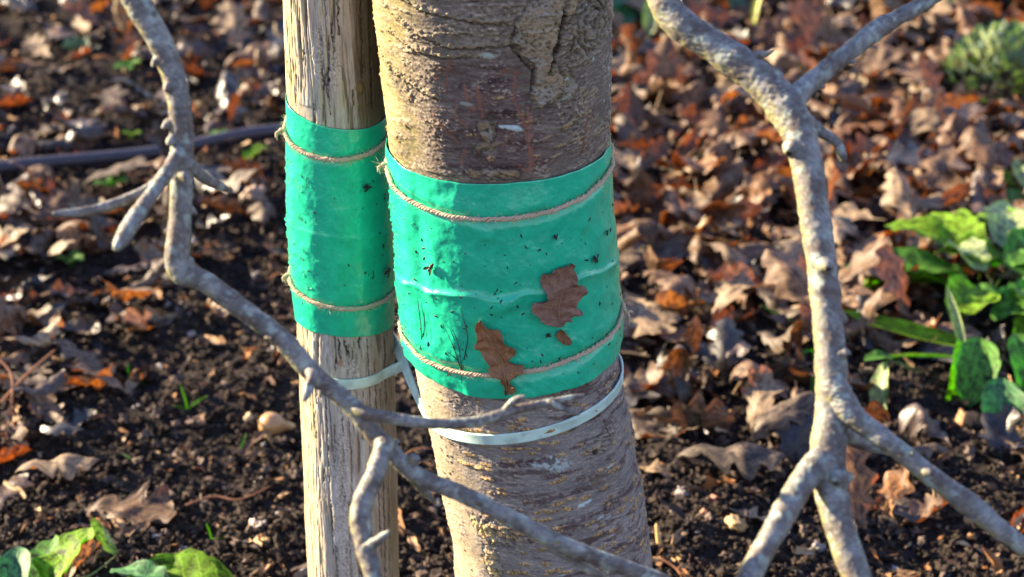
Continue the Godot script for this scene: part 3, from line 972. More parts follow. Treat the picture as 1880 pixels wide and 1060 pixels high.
func strap_mesh(pts: Array, tall: float, thick: float) -> ArrayMesh:
	var P := PackedVector3Array()
	var shape := []
	for i in 12:
		var f := TAU * i / 12.0
		shape.append(Vector2(signf(cos(f)) * pow(absf(cos(f)), 0.5) * thick / 2.0, signf(sin(f)) * pow(absf(sin(f)), 0.45) * tall / 2.0))
	for i in pts.size():
		var a: Vector4 = pts[maxi(i - 1, 0)]
		var b: Vector4 = pts[mini(i + 1, pts.size() - 1)]
		var q: Vector4 = pts[i]
		var t := Vector3(b.x - a.x, b.y - a.y, b.z - a.z).normalized()
		var up := (Vector3.UP - t * t.y).normalized()
		var out := up.cross(t)
		if q.w != 0.0:
			out = out.rotated(t, q.w)
			up = up.rotated(t, q.w)
		for j in 13:
			var s: Vector2 = shape[j % 12]
			var groove := -0.0006 if j % 12 == 0 else 0.0   # a shallow channel along the middle
			P.append(Vector3(q.x, q.y, q.z) + out * (s.x + groove) + up * s.y)
	return sheet(13, pts.size(), P, PackedVector2Array(), PackedColorArray(), true)


func along(line: Array, f: float) -> Vector2:   # a point part of the way along a line of Vector2(deg, height), rounded
	var lens := [0.0]
	for i in range(1, line.size()):
		var d: Vector2 = line[i] - line[i - 1]
		lens.append(lens[-1] + Vector2(deg_to_rad(d.x) * 0.095, d.y).length())
	var want: float = f * lens[-1]
	for i in range(1, line.size()):
		if want <= lens[i] + 1e-9:
			var t: float = (want - lens[i - 1]) / maxf(lens[i] - lens[i - 1], 1e-9)
			var a: Vector2 = line[maxi(i - 2, 0)]
			var b: Vector2 = line[i - 1]
			var c: Vector2 = line[i]
			var d: Vector2 = line[mini(i + 1, line.size() - 1)]
			return b.cubic_interpolate(c, a, d, t).lerp(b.lerp(c, t), 0.45)
	return line[-1]


func stuck_leaf(called: String, label: String, mat: Material, left: Array, right: Array, middle: Array, key: int, curl: float) -> Node3D:
	# both edges and the midrib run from stalk to tip in (deg, height) on the band
	var nu := 17
	var nv := 60
	var P := PackedVector3Array()
	var uv := PackedVector2Array()
	for r in nv:
		var f := float(r) / (nv - 1)
		var m := along(middle, f)
		for c in nu:
			var t := float(c) / (nu - 1) * 2.0 - 1.0
			var e := along(left if t < 0.0 else right, f)
			var q := m.lerp(e, absf(t))
			q += Vector2(fine.get_noise_2d(f * 30.0, key + signf(t) * 5.0) * 0.5, fine.get_noise_2d(f * 30.0, key + 40.0 + signf(t) * 5.0) * 0.0006) * absf(t)
			var lift := 0.0013 + 0.0008 * fine.get_noise_3d(q.x * 0.22, q.y * 120.0, key) + curl * pow(absf(t), 2.5) * (0.6 + 0.8 * soft.get_noise_2d(f * 7.0, key * 9.0 + signf(t))) - 0.0005 * exp(-pow(t * 6.0, 2.0))
			var over := (q.y - ring(deg_to_rad(q.x), 0.4274, -0.0100, 0.0082)) / 0.0045
			P.append(band_point(deg_to_rad(q.x), q.y, maxf(lift, 0.0007) + 0.0040 * exp(-over * over)))
			uv.append(Vector2(0.5 + t * 0.5, f))
	var root := thing(called, label, "leaf")
	put(sheet(nu, nv, P, uv), "leaf_blade", mat, root)
	var rib := []
	for i in 14:
		var q := along(middle, i / 14.0)
		var over := (q.y - ring(deg_to_rad(q.x), 0.4274, -0.0100, 0.0082)) / 0.0045
		rib.append(_v4(band_point(deg_to_rad(q.x), q.y, 0.0014 + 0.0040 * exp(-over * over)), 0.0005 * (1.3 - i / 13.0)))
	put(tube(rib, 5), "midrib", M.rib, root)
	return root


func scatter(parent: Node3D, called: String, mesh: Mesh, mat: Material, xf: Array, cols := []) -> void:
	var mm := MultiMesh.new()
	mm.transform_format = MultiMesh.TRANSFORM_3D
	mm.use_colors = cols.size() > 0
	mm.mesh = mesh
	mm.instance_count = xf.size()
	var b := PackedFloat32Array()
	var w := 16 if cols.size() else 12
	b.resize(xf.size() * w)
	for i in xf.size():
		var t: Transform3D = xf[i]
		var o := i * w
		for r in 3:
			b[o + r * 4] = t.basis.x[r]
			b[o + r * 4 + 1] = t.basis.y[r]
			b[o + r * 4 + 2] = t.basis.z[r]
			b[o + r * 4 + 3] = t.origin[r]
		if cols.size():
			var c: Color = cols[i]
			b[o + 12] = c.r
			b[o + 13] = c.g
			b[o + 14] = c.b
			b[o + 15] = 1.0
	mm.buffer = b
	var o2 := MultiMeshInstance3D.new()
	o2.name = called
	o2.multimesh = mm
	o2.material_override = mat
	parent.add_child(o2, true)
	o2.set_meta("kind", "stuff")


func lump(key: int, rough: float, rings := 6, seg := 9, white := true, f0 := 1.1) -> ArrayMesh:   # an uneven clod of radius 1
	var P := PackedVector3Array()
	var col := PackedColorArray()
	for r in rings + 1:
		for s in seg + 1:
			var a := PI * r / rings - PI / 2.0
			var f := TAU * (s % seg) / seg
			var d := Vector3(cos(a) * sin(f), sin(a), cos(a) * cos(f))
			P.append(d * (1.0 + rough * fine.get_noise_3d(d.x * f0 + key * 5.0, d.y * f0, d.z * f0) + rough * 0.6 * soft.get_noise_3d(d.x * 2.6, d.y * 2.6 + key * 3.0, d.z * 2.6)))
			col.append(Color.WHITE)
	return sheet(seg + 1, rings + 1, P, PackedVector2Array(), col if white else PackedColorArray(), true)


func fly(label: String, at: Vector3, out: Vector3, turn: float, size: float) -> void:
	var root := thing("fly", label, "insect", at)
	var b := Basis(out.cross(Vector3.UP).normalized(), out, Vector3.ZERO)
	b.z = b.x.cross(b.y)
	root.basis = b * Basis(Vector3.UP, turn)
	var body := SurfaceTool.new()
	body.begin(Mesh.PRIMITIVE_TRIANGLES)
	for e in [[Vector3(0, 0.9, -1.5), Vector3(0.55, 0.5, 0.5)], [Vector3(0, 1.0, -0.4), Vector3(0.75, 0.7, 0.85)], [Vector3(0, 0.85, 1.1), Vector3(0.7, 0.55, 1.2)]]:
		body.append_from(lump(3, 0.15, 6, 9, false), 0, Transform3D(Basis.from_scale(e[1] * size), e[0] * size))
	put(body.commit(), "body", M.speck, root)
	for s in [-1, 1]:
		var w := blade(4, size * 3.0, size * 1.2, 1.3, 0.1, 0.1, 0.02, 0.0, 4, 6)
		var o := put(w, "wing", M.wing, root)
		o.position = Vector3(0.3 * s, 1.4, -0.3) * size
		o.rotation = Vector3(0.15, PI + 0.5 * s, 0)
		for k in 3:
			put(tube(rounded([_v4(Vector3(0.4 * s, 0.7, -0.8 + 0.5 * k) * size, size * 0.09), _v4(Vector3(1.3 * s, 1.1, -1.1 + 0.9 * k) * size, size * 0.08), _v4(Vector3(2.0 * s, 0.0, -1.5 + 1.4 * k) * size, size * 0.05)], 3), 4), "leg", M.speck, root)


# ---------------------------------------------------------------- litter, stones, plants
var oak := []          # [mesh, posture]
var said := {}         # label -> nodes that carry it


func make_oak() -> void:
	# key, length, width, lobes, depth, fold, bend, roll, twist, crumple
	var p := [
		["flat", 0.105, 0.064, 4.0, 0.52, 0.10, 0.25, 0.2, 0.1, 0.10], ["flat", 0.095, 0.060, 3.6, 0.48, -0.12, -0.3, -0.2, 0.2, 0.12], ["flat", 0.090, 0.052, 4.4, 0.55, 0.15, 0.5, 0.3, -0.3, 0.12], ["flat", 0.110, 0.070, 4.2, 0.50, -0.05, 0.35, -0.3, 0.3, 0.14],
		["cupped", 0.098, 0.062, 4.0, 0.50, 0.25, 0.9, 1.1, 0.2, 0.14], ["cupped", 0.088, 0.056, 3.6, 0.46, 0.3, 1.2, 1.3, -0.3, 0.16], ["cupped", 0.100, 0.058, 4.3, 0.52, 0.2, 1.0, 1.0, 0.4, 0.14],
		["arched", 0.100, 0.062, 4.0, 0.50, -0.25, -1.1, -1.0, 0.2, 0.14], ["arched", 0.092, 0.054, 4.4, 0.55, -0.2, -1.5, -0.8, -0.4, 0.15], ["arched", 0.108, 0.066, 3.8, 0.48, -0.3, -0.9, -1.3, 0.3, 0.16],
		["twisted", 0.100, 0.060, 4.0, 0.52, 0.2, 1.0, 0.6, 1.5, 0.18], ["twisted", 0.094, 0.056, 4.2, 0.50, -0.1, -1.0, 0.8, -1.8, 0.18], ["twisted", 0.104, 0.060, 3.7, 0.55, 0.3, 1.6, -0.7, 1.1, 0.2],
		["rolled", 0.096, 0.060, 4.0, 0.46, 0.1, 0.6, 2.5, 0.4, 0.14], ["rolled", 0.088, 0.056, 3.8, 0.50, 0.1, -0.6, 2.8, -0.5, 0.15], ["rolled", 0.102, 0.064, 4.2, 0.50, 0.1, 1.2, -2.4, 0.3, 0.16],
		["crumpled", 0.092, 0.060, 4.0, 0.50, 0.4, 1.4, 1.4, 0.8, 0.34], ["flat", 0.112, 0.080, 3.4, 0.66, 0.12, -0.35, -0.35, 0.15, 0.12], ["crumpled", 0.084, 0.058, 3.5, 0.46, -0.4, -1.3, -1.5, -0.9, 0.36]]
	for i in p.size():
		var q: Array = p[i]
		oak.append([oak_leaf(i + 1, q[1], q[2], q[3], q[4], q[5], q[6], q[7], q[8], q[9]), q[0]])


func put_leaf(v: int, mat: int, x: float, z: float, b: Basis, lift: float, label: String, group := "") -> Node3D:
	var o := put(oak[v][0], "oak_leaf", M.leaves[mat])
	o.transform = Transform3D(b, Vector3(x, lowest(oak[v][0], b, x, z) + lift, z))
	tag(o, label, "leaf", group)
	return o


func cover(x: float, z: float) -> float:     # share of the soil under leaves
	if x > 0.02 or (x > -0.30 and z < -1.15):
		if z < -0.78 - 0.10 * soft.get_noise_2d(x * 5.0, 1.0):
			return 1.0
		if z < -0.52:
			return 0.8 if x > 0.14 else 0.4
		return 0.5 if x > 0.36 and z < -0.34 else 0.28 if z < -0.43 else 0.05
	if z < -1.86:
		return 0.44
	if z < -1.62:
		return 0.30
	if x < -0.46 and z < -0.66:
		return 0.78
	if z < -0.98:
		return 0.38
	if x < -0.50 and z < -0.40:
		return 0.5
	return 0.04


func region(x: float, z: float) -> String:
	if x > 0.10:
		var far := "in far litter" if z < -1.75 else "in deep litter" if z < -1.25 else "level with weeds" if z < -0.8 else "on dark soil"
		var a := x / (1.6 - z)
		return ("beside trunk" if a < 0.085 else "left of branch" if a < 0.14 else "behind branch" if a < 0.185 else "right of branch" if a < 0.235 else "at right edge") + " " + far
	if x > -0.30 and z < -1.15:
		return "in litter behind trunk and stake"
	var far2 := "far beyond hose" if z < -1.95 else "just beyond hose" if z < -1.55 else "before the hose" if z < -1.15 else "midway down" if z < -0.75 else "on front soil"
	var a2 := x / (1.6 - z)
	return ("at left edge" if a2 < -0.215 else "left of hanging twig" if a2 < -0.175 else "between twig and stake") + " " + far2


func in_view(x: float, y: float, z: float) -> float:   # nearness if within the picture, else 0
	var q := Vector3(x, y, z) - Vector3(0, 1.15, 1.5)
	var d := -q.z * cos(deg_to_rad(25.0)) - q.y * sin(deg_to_rad(25.0))
	var h := q.y * cos(deg_to_rad(25.0)) - q.z * sin(deg_to_rad(25.0))
	if absf(q.x) > d * 0.275 or absf(h) > d * 0.158:
		return 0.0
	return 1.0 / (d * d)


var kept_clear := [Vector3(-0.640, -1.30, 0.05), Vector3(-0.433, -1.45, 0.05), Vector3(-0.646, -1.02, 0.045), Vector3(-0.655, -1.57, 0.04), Vector3(-0.582, -1.50, 0.04), Vector3(-0.500, -1.54, 0.035), Vector3(-0.72, -1.90, 0.04), Vector3(-0.841, -2.02, 0.075), Vector3(-0.294, -0.55, 0.07), Vector3(-0.435, -0.34, 0.10), Vector3(-0.53, -0.43, 0.06), Vector3(-0.407, -0.60, 0.05), Vector3(0.64, -0.88, 0.10), Vector3(0.52, -0.69, 0.07), Vector3(0.60, -0.60, 0.08), Vector3(0.24, -2.15, 0.08), Vector3(0.47, -2.15, 0.07), Vector3(0.905, -1.80, 0.12), Vector3(0.73, -0.88, 0.08), Vector3(-0.25, -0.3, 0.12)]


func scatter_leaves() -> void:
	var found := []
	for i in 9300:
		var z := rng.randf_range(-3.6, 0.15)
		var half := 0.27 * (1.5 - z + 0.3) + 0.75
		var x := rng.randf_range(-half, half)
		var u := rng.randf()
		var c := cover(x, z)
		if u > c * half / 2.3:
			continue
		if Vector2(x - 0.04, z).length() < 0.13 or Vector2(x + 0.154, z + 0.07).length() < 0.07:
			continue
		if x < 0.15 and absf(z - -1.7443 - -0.4129 * x) < 0.085:
			continue
		if kept_clear.any(func(k): return Vector2(x - k.x, z - k.y).length() < k.z):
			continue
		var right := x > 0.0 or (x > -0.3 and z < -1.1)
		var v := rng.randi_range(0, oak.size() - 1)
		var roll := rng.randf()
		var mat := 0
		if right and z < -0.8:
			mat = 0 if roll < 0.18 else 1 if roll < 0.42 else 2 if roll < 0.66 else 3 if roll < 0.72 else 4 if roll < 0.81 else 6 if roll < 0.87 else 5 if roll < 0.93 else 7 if roll < 0.975 else 8
		elif right:
			mat = 0 if roll < 0.10 else 1 if roll < 0.26 else 2 if roll < 0.34 else 4 if roll < 0.55 else 5 if roll < 0.74 else 6 if roll < 0.93 else 7
		else:
			mat = 0 if roll < 0.07 else 1 if roll < 0.21 else 2 if roll < 0.33 else 3 if roll < 0.38 else 4 if roll < 0.58 else 5 if roll < 0.71 else 6 if roll < 0.94 else 7 if roll < 0.98 else 8
		var size := rng.randf_range(0.84, 1.40) * (0.8 if z > -0.8 else 1.0) * (1.0 if right else 0.85)
		var steep := rng.randf() < 0.22
		var b := turned(rng.randf_range(-180, 180), rng.randfn(0.0, 34.0 if steep else 14.0), rng.randfn(0.0, 40.0 if steep else 15.0)).scaled_local(Vector3.ONE * size)
		var lift := rng.randf_range(0.0, 0.022) * c * c * (1.0 if z < -0.8 else 0.4)
		var w := in_view(x, 0.02, z) * size * size
		if Vector2(x, z).length() < 0.35 and x > 0.0:
			w *= 0.7
		# hidden behind trunk and stake
		var a := x / (1.6 - z)
		if a > -0.105 and a < 0.045 and z < -0.2:
			w *= 0.05
		found.append([w, v, mat, x, z, b, lift, size, steep])
	found.sort_custom(func(p, q): return p[0] > q[0])
	var rest := []
	for k in oak.size():
		rest.append([])
	for k in M.leaves.size():
		rest[k] = []
	var singles := 250
	for i in found.size():
		var f: Array = found[i]
		if i < singles and f[0] > 0.0:
			var how: String = "standing on edge" if f[8] and absf((f[5] as Basis).y.normalized().y) < 0.55 else oak[f[1]][1]
			var big := "small " if f[7] < 0.78 else "large " if f[7] > 1.0 else ""
			var label := "%s%s %s oak leaf %s" % [big, how, M.leaf_names[f[2]], region(f[3], f[4])]
			if how == "standing on edge":
				label = "%supright %s oak leaf %s" % [big, M.leaf_names[f[2]], region(f[3], f[4])]
			var o := put_leaf(f[1], f[2], f[3], f[4], f[5], f[6], label)
			if not said.has(label):
				said[label] = []
			said[label].append(o)
		else:
			rest[f[2]].append(f)
	for label in said:
		var l: Array = said[label]
		if l.size() > 1:
			l.sort_custom(func(p, q): return p.position.x < q.position.x)
			for i in l.size():
				var which: String = ["left of two: ", "right of two: "][i] if l.size() == 2 else ["leftmost of three: ", "middle of three: ", "rightmost of three: "][i] if l.size() == 3 else ["leftmost of four: ", "second of four: ", "third of four: ", "rightmost of four: "][i] if l.size() == 4 else ""
				if which:
					l[i].set_meta("label", which + label)
				l[i].set_meta("group", label)
	# the smaller and hidden ones of the litter, as one mass
	var all := ArrayMesh.new()
	for k in M.leaves.size():
		var st := SurfaceTool.new()
		st.begin(Mesh.PRIMITIVE_TRIANGLES)
		for f in rest[k]:
			st.append_from(oak[f[1]][0], 0, Transform3D(f[5], Vector3(f[3], lowest(oak[f[1]][0], f[5], f[3], f[4]) + f[6], f[4])))
		if rest[k].size():
			st.set_material(M.leaves[k])
			st.commit(all)
	tag(put(all, "leaf_litter", null), "mass of brown oak leaf litter lying over the soil", "leaf litter", "", "stuff")


func plant(called: String, label: String, category: String, leaves: Array) -> Node3D:
	# leaf: [base, yaw, pitch, tilt, length, width, material, full, bend, roll, wave, teeth]
	var first: Vector3 = leaves[0][0]
	var root := thing(called, label, category, Vector3(first.x, ground(first.x, first.z), first.z))
	for i in leaves.size():
		var l: Array = leaves[i]
		var m := blade(i + called.length(), l[4], l[5], l[7], l[8], l[9], l[10], l[11])
		var o := put(m, "leaf_blade", M[l[6]], root)
		o.transform = Transform3D(turned(l[1], l[2], l[3]), l[0] - root.position)
		# the stalk runs from the blade down to the root
		var base: Vector3 = l[0]
		var low := Vector3(lerpf(base.x, first.x, 0.4), ground(base.x, base.z) - 0.003, lerpf(base.z, first.z, 0.4))
		var back := turned(l[1], l[2], l[3]) * Vector3(0, 0, 1)
		if base.y - low.y > 0.006:
			put(tube(rounded([_v4(low - root.position, 0.0016), _v4((low + base) / 2.0 + back * 0.006 - root.position, 0.0014), _v4(base - root.position, 0.0012)], 5), 6), "stalk", M[l[6]], root)
	return root


func seedling(label: String, x: float, z: float, n: int, L: float, mat: String, round_leaf := 1.0) -> void:
	var leaves := []
	for i in n:
		leaves.append([Vector3(x, ground(x, z) + 0.003 + 0.002 * i, z), 360.0 / n * i + rng.randf_range(-25, 25), rng.randf_range(15, 50), rng.randf_range(-15, 15), L * rng.randf_range(0.75, 1.15), L * 0.55 * round_leaf, mat, 1.1, -0.8, 0.3, 0.08, 0.0])
	plant("weed_seedling", label, "weed", leaves)


func grass(label: String, tips: Array, base: Vector3, width: float, mat: String) -> void:
	var root := thing("grass_tuft", label, "grass", base)
	for t in tips:
		var m := blade(3, t[2], width, 0.7, t[3], 1.4, 0.03, 0.0, 5, 14)
		var o := put(m, "grass_blade", M[mat], root)
		o.transform = Transform3D(turned(t[0], t[1], t[4]), Vector3.ZERO)


# ---------------------------------------------------------------- the scene
func _ready() -> void:
	# camera
	var cam := Camera3D.new()
	cam.name = "camera"
	cam.position = Vector3(0, 1.15, 1.5)
	cam.rotation_degrees = Vector3(-25, 0, 0)
	var lens := CameraAttributesPhysical.new()
	lens.frustum_focal_length = 79.35
	lens.frustum_focus_distance = 1.575
	lens.frustum_near = 0.05
	lens.frustum_far = 400.0
	lens.exposure_aperture = 8.2
	cam.attributes = lens
	add_child(cam)
	cam.current = true
	# sky
	var sky := ProceduralSkyMaterial.new()
	sky.sky_top_color = Color(0.36, 0.46, 0.68)
	sky.sky_horizon_color = Color(0.90, 0.92, 0.94)
	sky.sky_curve = 0.22
	sky.ground_horizon_color = Color(0.30, 0.26, 0.22)
	sky.ground_bottom_color = Color(0.10, 0.08, 0.06)
	sky.sun_angle_max = 12.0
	var env := Environment.new()
	env.background_mode = Environment.BG_SKY
	env.sky = Sky.new()
	env.sky.sky_material = sky
	env.background_energy_multiplier = 0.52
	env.tonemap_mode = Environment.TONE_MAPPER_LINEAR
	env.tonemap_exposure = 5.3
	env.sdfgi_enabled = true
	env.ssao_enabled = true
	env.ssil_enabled = true
	var around := WorldEnvironment.new()
	around.name = "world_environment"
	around.environment = env
	add_child(around)
	# low winter sun from the left, a little behind the tree
	var sun := DirectionalLight3D.new()
	sun.name = "sun"
	sun.light_energy = 1.6
	sun.light_color = Color(1.0, 0.91, 0.77)
	sun.light_angular_distance = 0.5
	sun.shadow_enabled = true
	var az := deg_to_rad(112.0)
	var el := deg_to_rad(21.0)
	add_child(sun)
	sun.look_at_from_position(Vector3.ZERO, -Vector3(-sin(az) * cos(el), sin(el), cos(az) * cos(el)))

	rng.seed = 20231
	fine = FastNoiseLite.new()
	fine.noise_type = FastNoiseLite.TYPE_SIMPLEX_SMOOTH
	fine.frequency = 1.0
	fine.fractal_octaves = 4
	fine.seed = 7
	soft = FastNoiseLite.new()
	soft.noise_type = FastNoiseLite.TYPE_SIMPLEX_SMOOTH
	soft.frequency = 1.0
	soft.fractal_type = FastNoiseLite.FRACTAL_NONE
	soft.seed = 19
	cells = FastNoiseLite.new()
	cells.noise_type = FastNoiseLite.TYPE_CELLULAR
	cells.cellular_return_type = FastNoiseLite.RETURN_DISTANCE2_SUB
	cells.fractal_type = FastNoiseLite.FRACTAL_NONE
	cells.frequency = 1.0
	cells.seed = 3
	make_materials()
	make_oak()
	build_ground()
	build_tree()
	build_stake()
	build_wraps()
	build_tie()
	build_hose()
	build_plants()
	build_single_leaves()
	scatter_leaves()
	build_scraps()
	build_twiglets()
	build_stones()
	build_small_things()


func build_ground() -> void:
	var xs := []
	var zs := []
	for v in [-150.0, -40.0, -12.0, -6.0, -3.5, -2.4, -1.8]:
		xs.append(v)
	for i in 331:
		xs.append(-1.5 + 3.0 * i / 330.0)
	for v in [1.8, 2.4, 3.5, 6.0, 12.0, 40.0, 150.0]:
		xs.append(v)
	for v in [150.0, 40.0, 12.0, 6.0, 3.0, 1.6, 0.9, 0.5]:
		zs.append(v)
	for i in 331:
		zs.append(0.3 - 3.2 * i / 330.0)
	for v in [-3.1, -3.6, -4.5, -6.0, -10.0, -20.0, -50.0, -150.0]:
		zs.append(v)
	var P := PackedVector3Array()
	var col := PackedColorArray()
	for z in zs:
		for x in xs:
			var y := ground(x, z)
			if absf(x) < 2.0 and z > -3.5 and z < 1.0:
				y += 0.0035 * fine.get_noise_2d(x * 45.0, z * 45.0)
			P.append(Vector3(x, y, z))
			var n := fine.get_noise_2d(x * 22.0, z * 22.0)
			var g := soft.get_noise_2d(x * 300.0, z * 300.0)
			if absf(x) > 1.6 or z > 0.4 or z < -3.0:
				n = 0.0
				g = 0.0
			col.append(Color(0.016, 0.0130, 0.0120).lerp(Color(0.034, 0.027, 0.024), clampf(0.5 + 0.9 * n + 0.3 * g, 0, 1)))
	var o := put(sheet(xs.size(), zs.size(), P, PackedVector2Array(), col), "ground", M.soil)
	tag(o, "dark crumbly garden soil", "soil", "", "structure")
	# loose crumbs of soil
	var heap := Node3D.new()
	heap.name = "soil_crumbs"
	add_child(heap)
	tag(heap, "loose crumbs of dark soil all over the bed", "soil", "", "stuff")
	for k in 4:
		var xf := []
		var cols := []
		for i in 40000:
			var z := 0.20 - 2.9 * pow(rng.randf(), 1.5)
			var half := 0.27 * (1.5 - z + 0.3) + 0.35
			var x := rng.randf_range(-half, half)
			var r := 0.0009 + 0.0056 * pow(rng.randf(), 4.4)
			if fine.get_noise_2d(x * 14.0, z * 14.0) < -0.12 and r < 0.003:
				r *= 0.6
			var b := turned(rng.randf_range(0, 360), rng.randf_range(0, 360), rng.randf_range(0, 360)).scaled_local(Vector3(r * rng.randf_range(0.8, 1.4), r * rng.randf_range(0.5, 0.95), r * rng.randf_range(0.6, 1.1)))
			xf.append(Transform3D(b, Vector3(x, ground(x, z) + r * rng.randf_range(0.1, 0.9), z)))
			var t := rng.randf()
			var c := Color(0.016, 0.0125, 0.0110).lerp(Color(0.052, 0.039, 0.032), rng.randf())
			if t > 0.991:
				c = Color(0.34, 0.20, 0.10) * rng.randf_range(0.6, 1.2)
			elif t > 0.980:
				c = Color(0.34, 0.31, 0.29) * rng.randf_range(0.6, 1.2)
			elif t > 0.90:
				c = Color(0.12, 0.09, 0.075) * rng.randf_range(0.7, 1.3)
			cols.append(c)
		scatter(heap, "soil_crumb", lump(k + 1, 1.5, 7, 10, true, 1.7), M.crumb, xf, cols)


func build_tree() -> void:
	var tree := thing("tree", "young tree with ringed brown bark, wrapped in the wider green band", "tree", Vector3(0.053, 0, 0))
	var inside := func(mesh: Mesh, called: String, mat: Material, parent: Node3D) -> MeshInstance3D:
		var o := put(mesh, called, mat, parent)
		if parent == tree:
			o.position = -tree.position
		return o
	inside.call(skin_mesh(bark_skin(), trunk_centre, trunk_radius, func(t, y): return band_radius(t, y) - 0.0022 if y > 0.392 and y < 0.588 else 1.0), "trunk", M.bark, tree)
	# limbs above the picture
	for l in [[Vector4(-0.012, 0.96, 0, 0.07), Vector4(-0.03, 1.10, -0.02, 0.055), Vector4(-0.10, 1.4, -0.10, 0.04), Vector4(-0.22, 1.9, -0.25, 0.025), Vector4(-0.25, 2.4, -0.3, 0.012)], [Vector4(-0.008, 0.97, -0.01, 0.065), Vector4(0.06, 1.15, -0.05, 0.048), Vector4(0.20, 1.5, -0.10, 0.034), Vector4(0.30, 2.1, -0.20, 0.018), Vector4(0.36, 2.5, -0.2, 0.01)], [Vector4(-0.01, 0.96, -0.01, 0.06), Vector4(0.0, 1.2, -0.10, 0.042), Vector4(0.02, 1.7, -0.25, 0.028), Vector4(0.0, 2.3, -0.3, 0.012)]]:
		inside.call(tube(rounded(l, 10), 18, 0.08, true), "limb", M.twig, tree)
	# the branch that hangs forward on the right
	var right: Node3D = inside.call(tube(rounded([Vector4(0.0, 0.84, 0.02, 0.0176), Vector4(0.03, 0.862, 0.10, 0.0151), Vector4(0.068, 0.835, 0.18, 0.0124), Vector4(0.0983, 0.7889, 0.2340, 0.0110), Vector4(0.1106, 0.7693, 0.2516, 0.0109), Vector4(0.1430, 0.7506, 0.2688, 0.0111), Vector4(0.1713, 0.7325, 0.2857, 0.0120), Vector4(0.1865, 0.7154, 0.3022, 0.0122), Vector4(0.1937, 0.6968, 0.3194, 0.0106), Vector4(0.1993, 0.6623, 0.3440, 0.0102), Vector4(0.2038, 0.6266, 0.3691, 0.0099), Vector4(0.2067, 0.5882, 0.3955, 0.0099), Vector4(0.2060, 0.5566, 0.4187, 0.0106), Vector4(0.2025, 0.5319, 0.4387, 0.0115), Vector4(0.2053, 0.5106, 0.4571, 0.0103), Vector4(0.2119, 0.4897, 0.4754, 0.0094), Vector4(0.2191, 0.4706, 0.4927, 0.0089), Vector4(0.222, 0.44, 0.52, 0.0080), Vector4(0.23, 0.40, 0.54, 0.0064)], 24), 40, 0.10, true, true, 0.045), "branch", M.twig, tree)
	inside.call(tube(rounded([Vector4(0.2035, 0.538, 0.434, 0.0077), Vector4(0.1955, 0.5345, 0.4433, 0.0090), Vector4(0.1812, 0.5282, 0.4629, 0.0083), Vector4(0.1645, 0.5125, 0.4859, 0.0077), Vector4(0.1458, 0.4928, 0.5108, 0.0071), Vector4(0.1357, 0.4858, 0.5298, 0.0069), Vector4(0.11, 0.46, 0.56, 0.0056)], 20), 32, 0.10, true, true, 0.04), "twig", M.twig, right)
	inside.call(tube(rounded([Vector4(0.2050, 0.5790, 0.4080, 0.0075), Vector4(0.2090, 0.5690, 0.4150, 0.0098), Vector4(0.2150, 0.5615, 0.4225, 0.0094), Vector4(0.2230, 0.5567, 0.4296, 0.0072), Vector4(0.2430, 0.5446, 0.4399, 0.0064), Vector4(0.2699, 0.5272, 0.4526, 0.0064), Vector4(0.2931, 0.5128, 0.4639, 0.0075), Vector4(0.3092, 0.5025, 0.4733, 0.0061), Vector4(0.3356, 0.4877, 0.4848, 0.0057), Vector4(0.38, 0.47, 0.50, 0.0049)], 20), 28, 0.14, true, true, 0.035), "twig", M.twig, right)
	inside.call(tube(rounded([Vector4(0.180, 0.722, 0.300, 0.0084), Vector4(0.1868, 0.7259, 0.2949, 0.0084), Vector4(0.2012, 0.7342, 0.2794, 0.0067), Vector4(0.2289, 0.7487, 0.2594, 0.0063), Vector4(0.2497, 0.7585, 0.2416, 0.0069), Vector4(0.2670, 0.7627, 0.2263, 0.0057), Vector4(0.2998, 0.7754, 0.2072, 0.0049), Vector4(0.34, 0.80, 0.19, 0.0040)], 18), 28, 0.10, true, true, 0.03), "twig", M.twig, right)
	inside.call(tube(rounded([Vector4(0.186, 0.713, 0.302, 0.0077), Vector4(0.197, 0.712, 0.300, 0.0054), Vector4(0.206, 0.7065, 0.300, 0.0040), Vector4(0.217, 0.699, 0.303, 0.0031), Vector4(0.2225, 0.687, 0.306, 0.0044)], 12), 16, 0.25, true, true, 0.012), "spur", M.twig, right)
	inside.call(tube(rounded([Vector4(0.150, 0.748, 0.275, 0.0034), Vector4(0.163, 0.752, 0.277, 0.0029), Vector4(0.170, 0.7535, 0.279, 0.0024), Vector4(0.1745, 0.7575, 0.281, 0.0014)], 5), 10, 0.2, true), "spur", M.twig, right)
	inside.call(tube(rounded([Vector4(0.205, 0.548, 0.416, 0.0064), Vector4(0.2140, 0.5377, 0.4063, 0.0057), Vector4(0.2383, 0.5122, 0.3796, 0.0053), Vector4(0.2637, 0.4880, 0.3522, 0.0032)], 7), 12, 0.2, true, true, 0.02), "spur", M.twig, right)
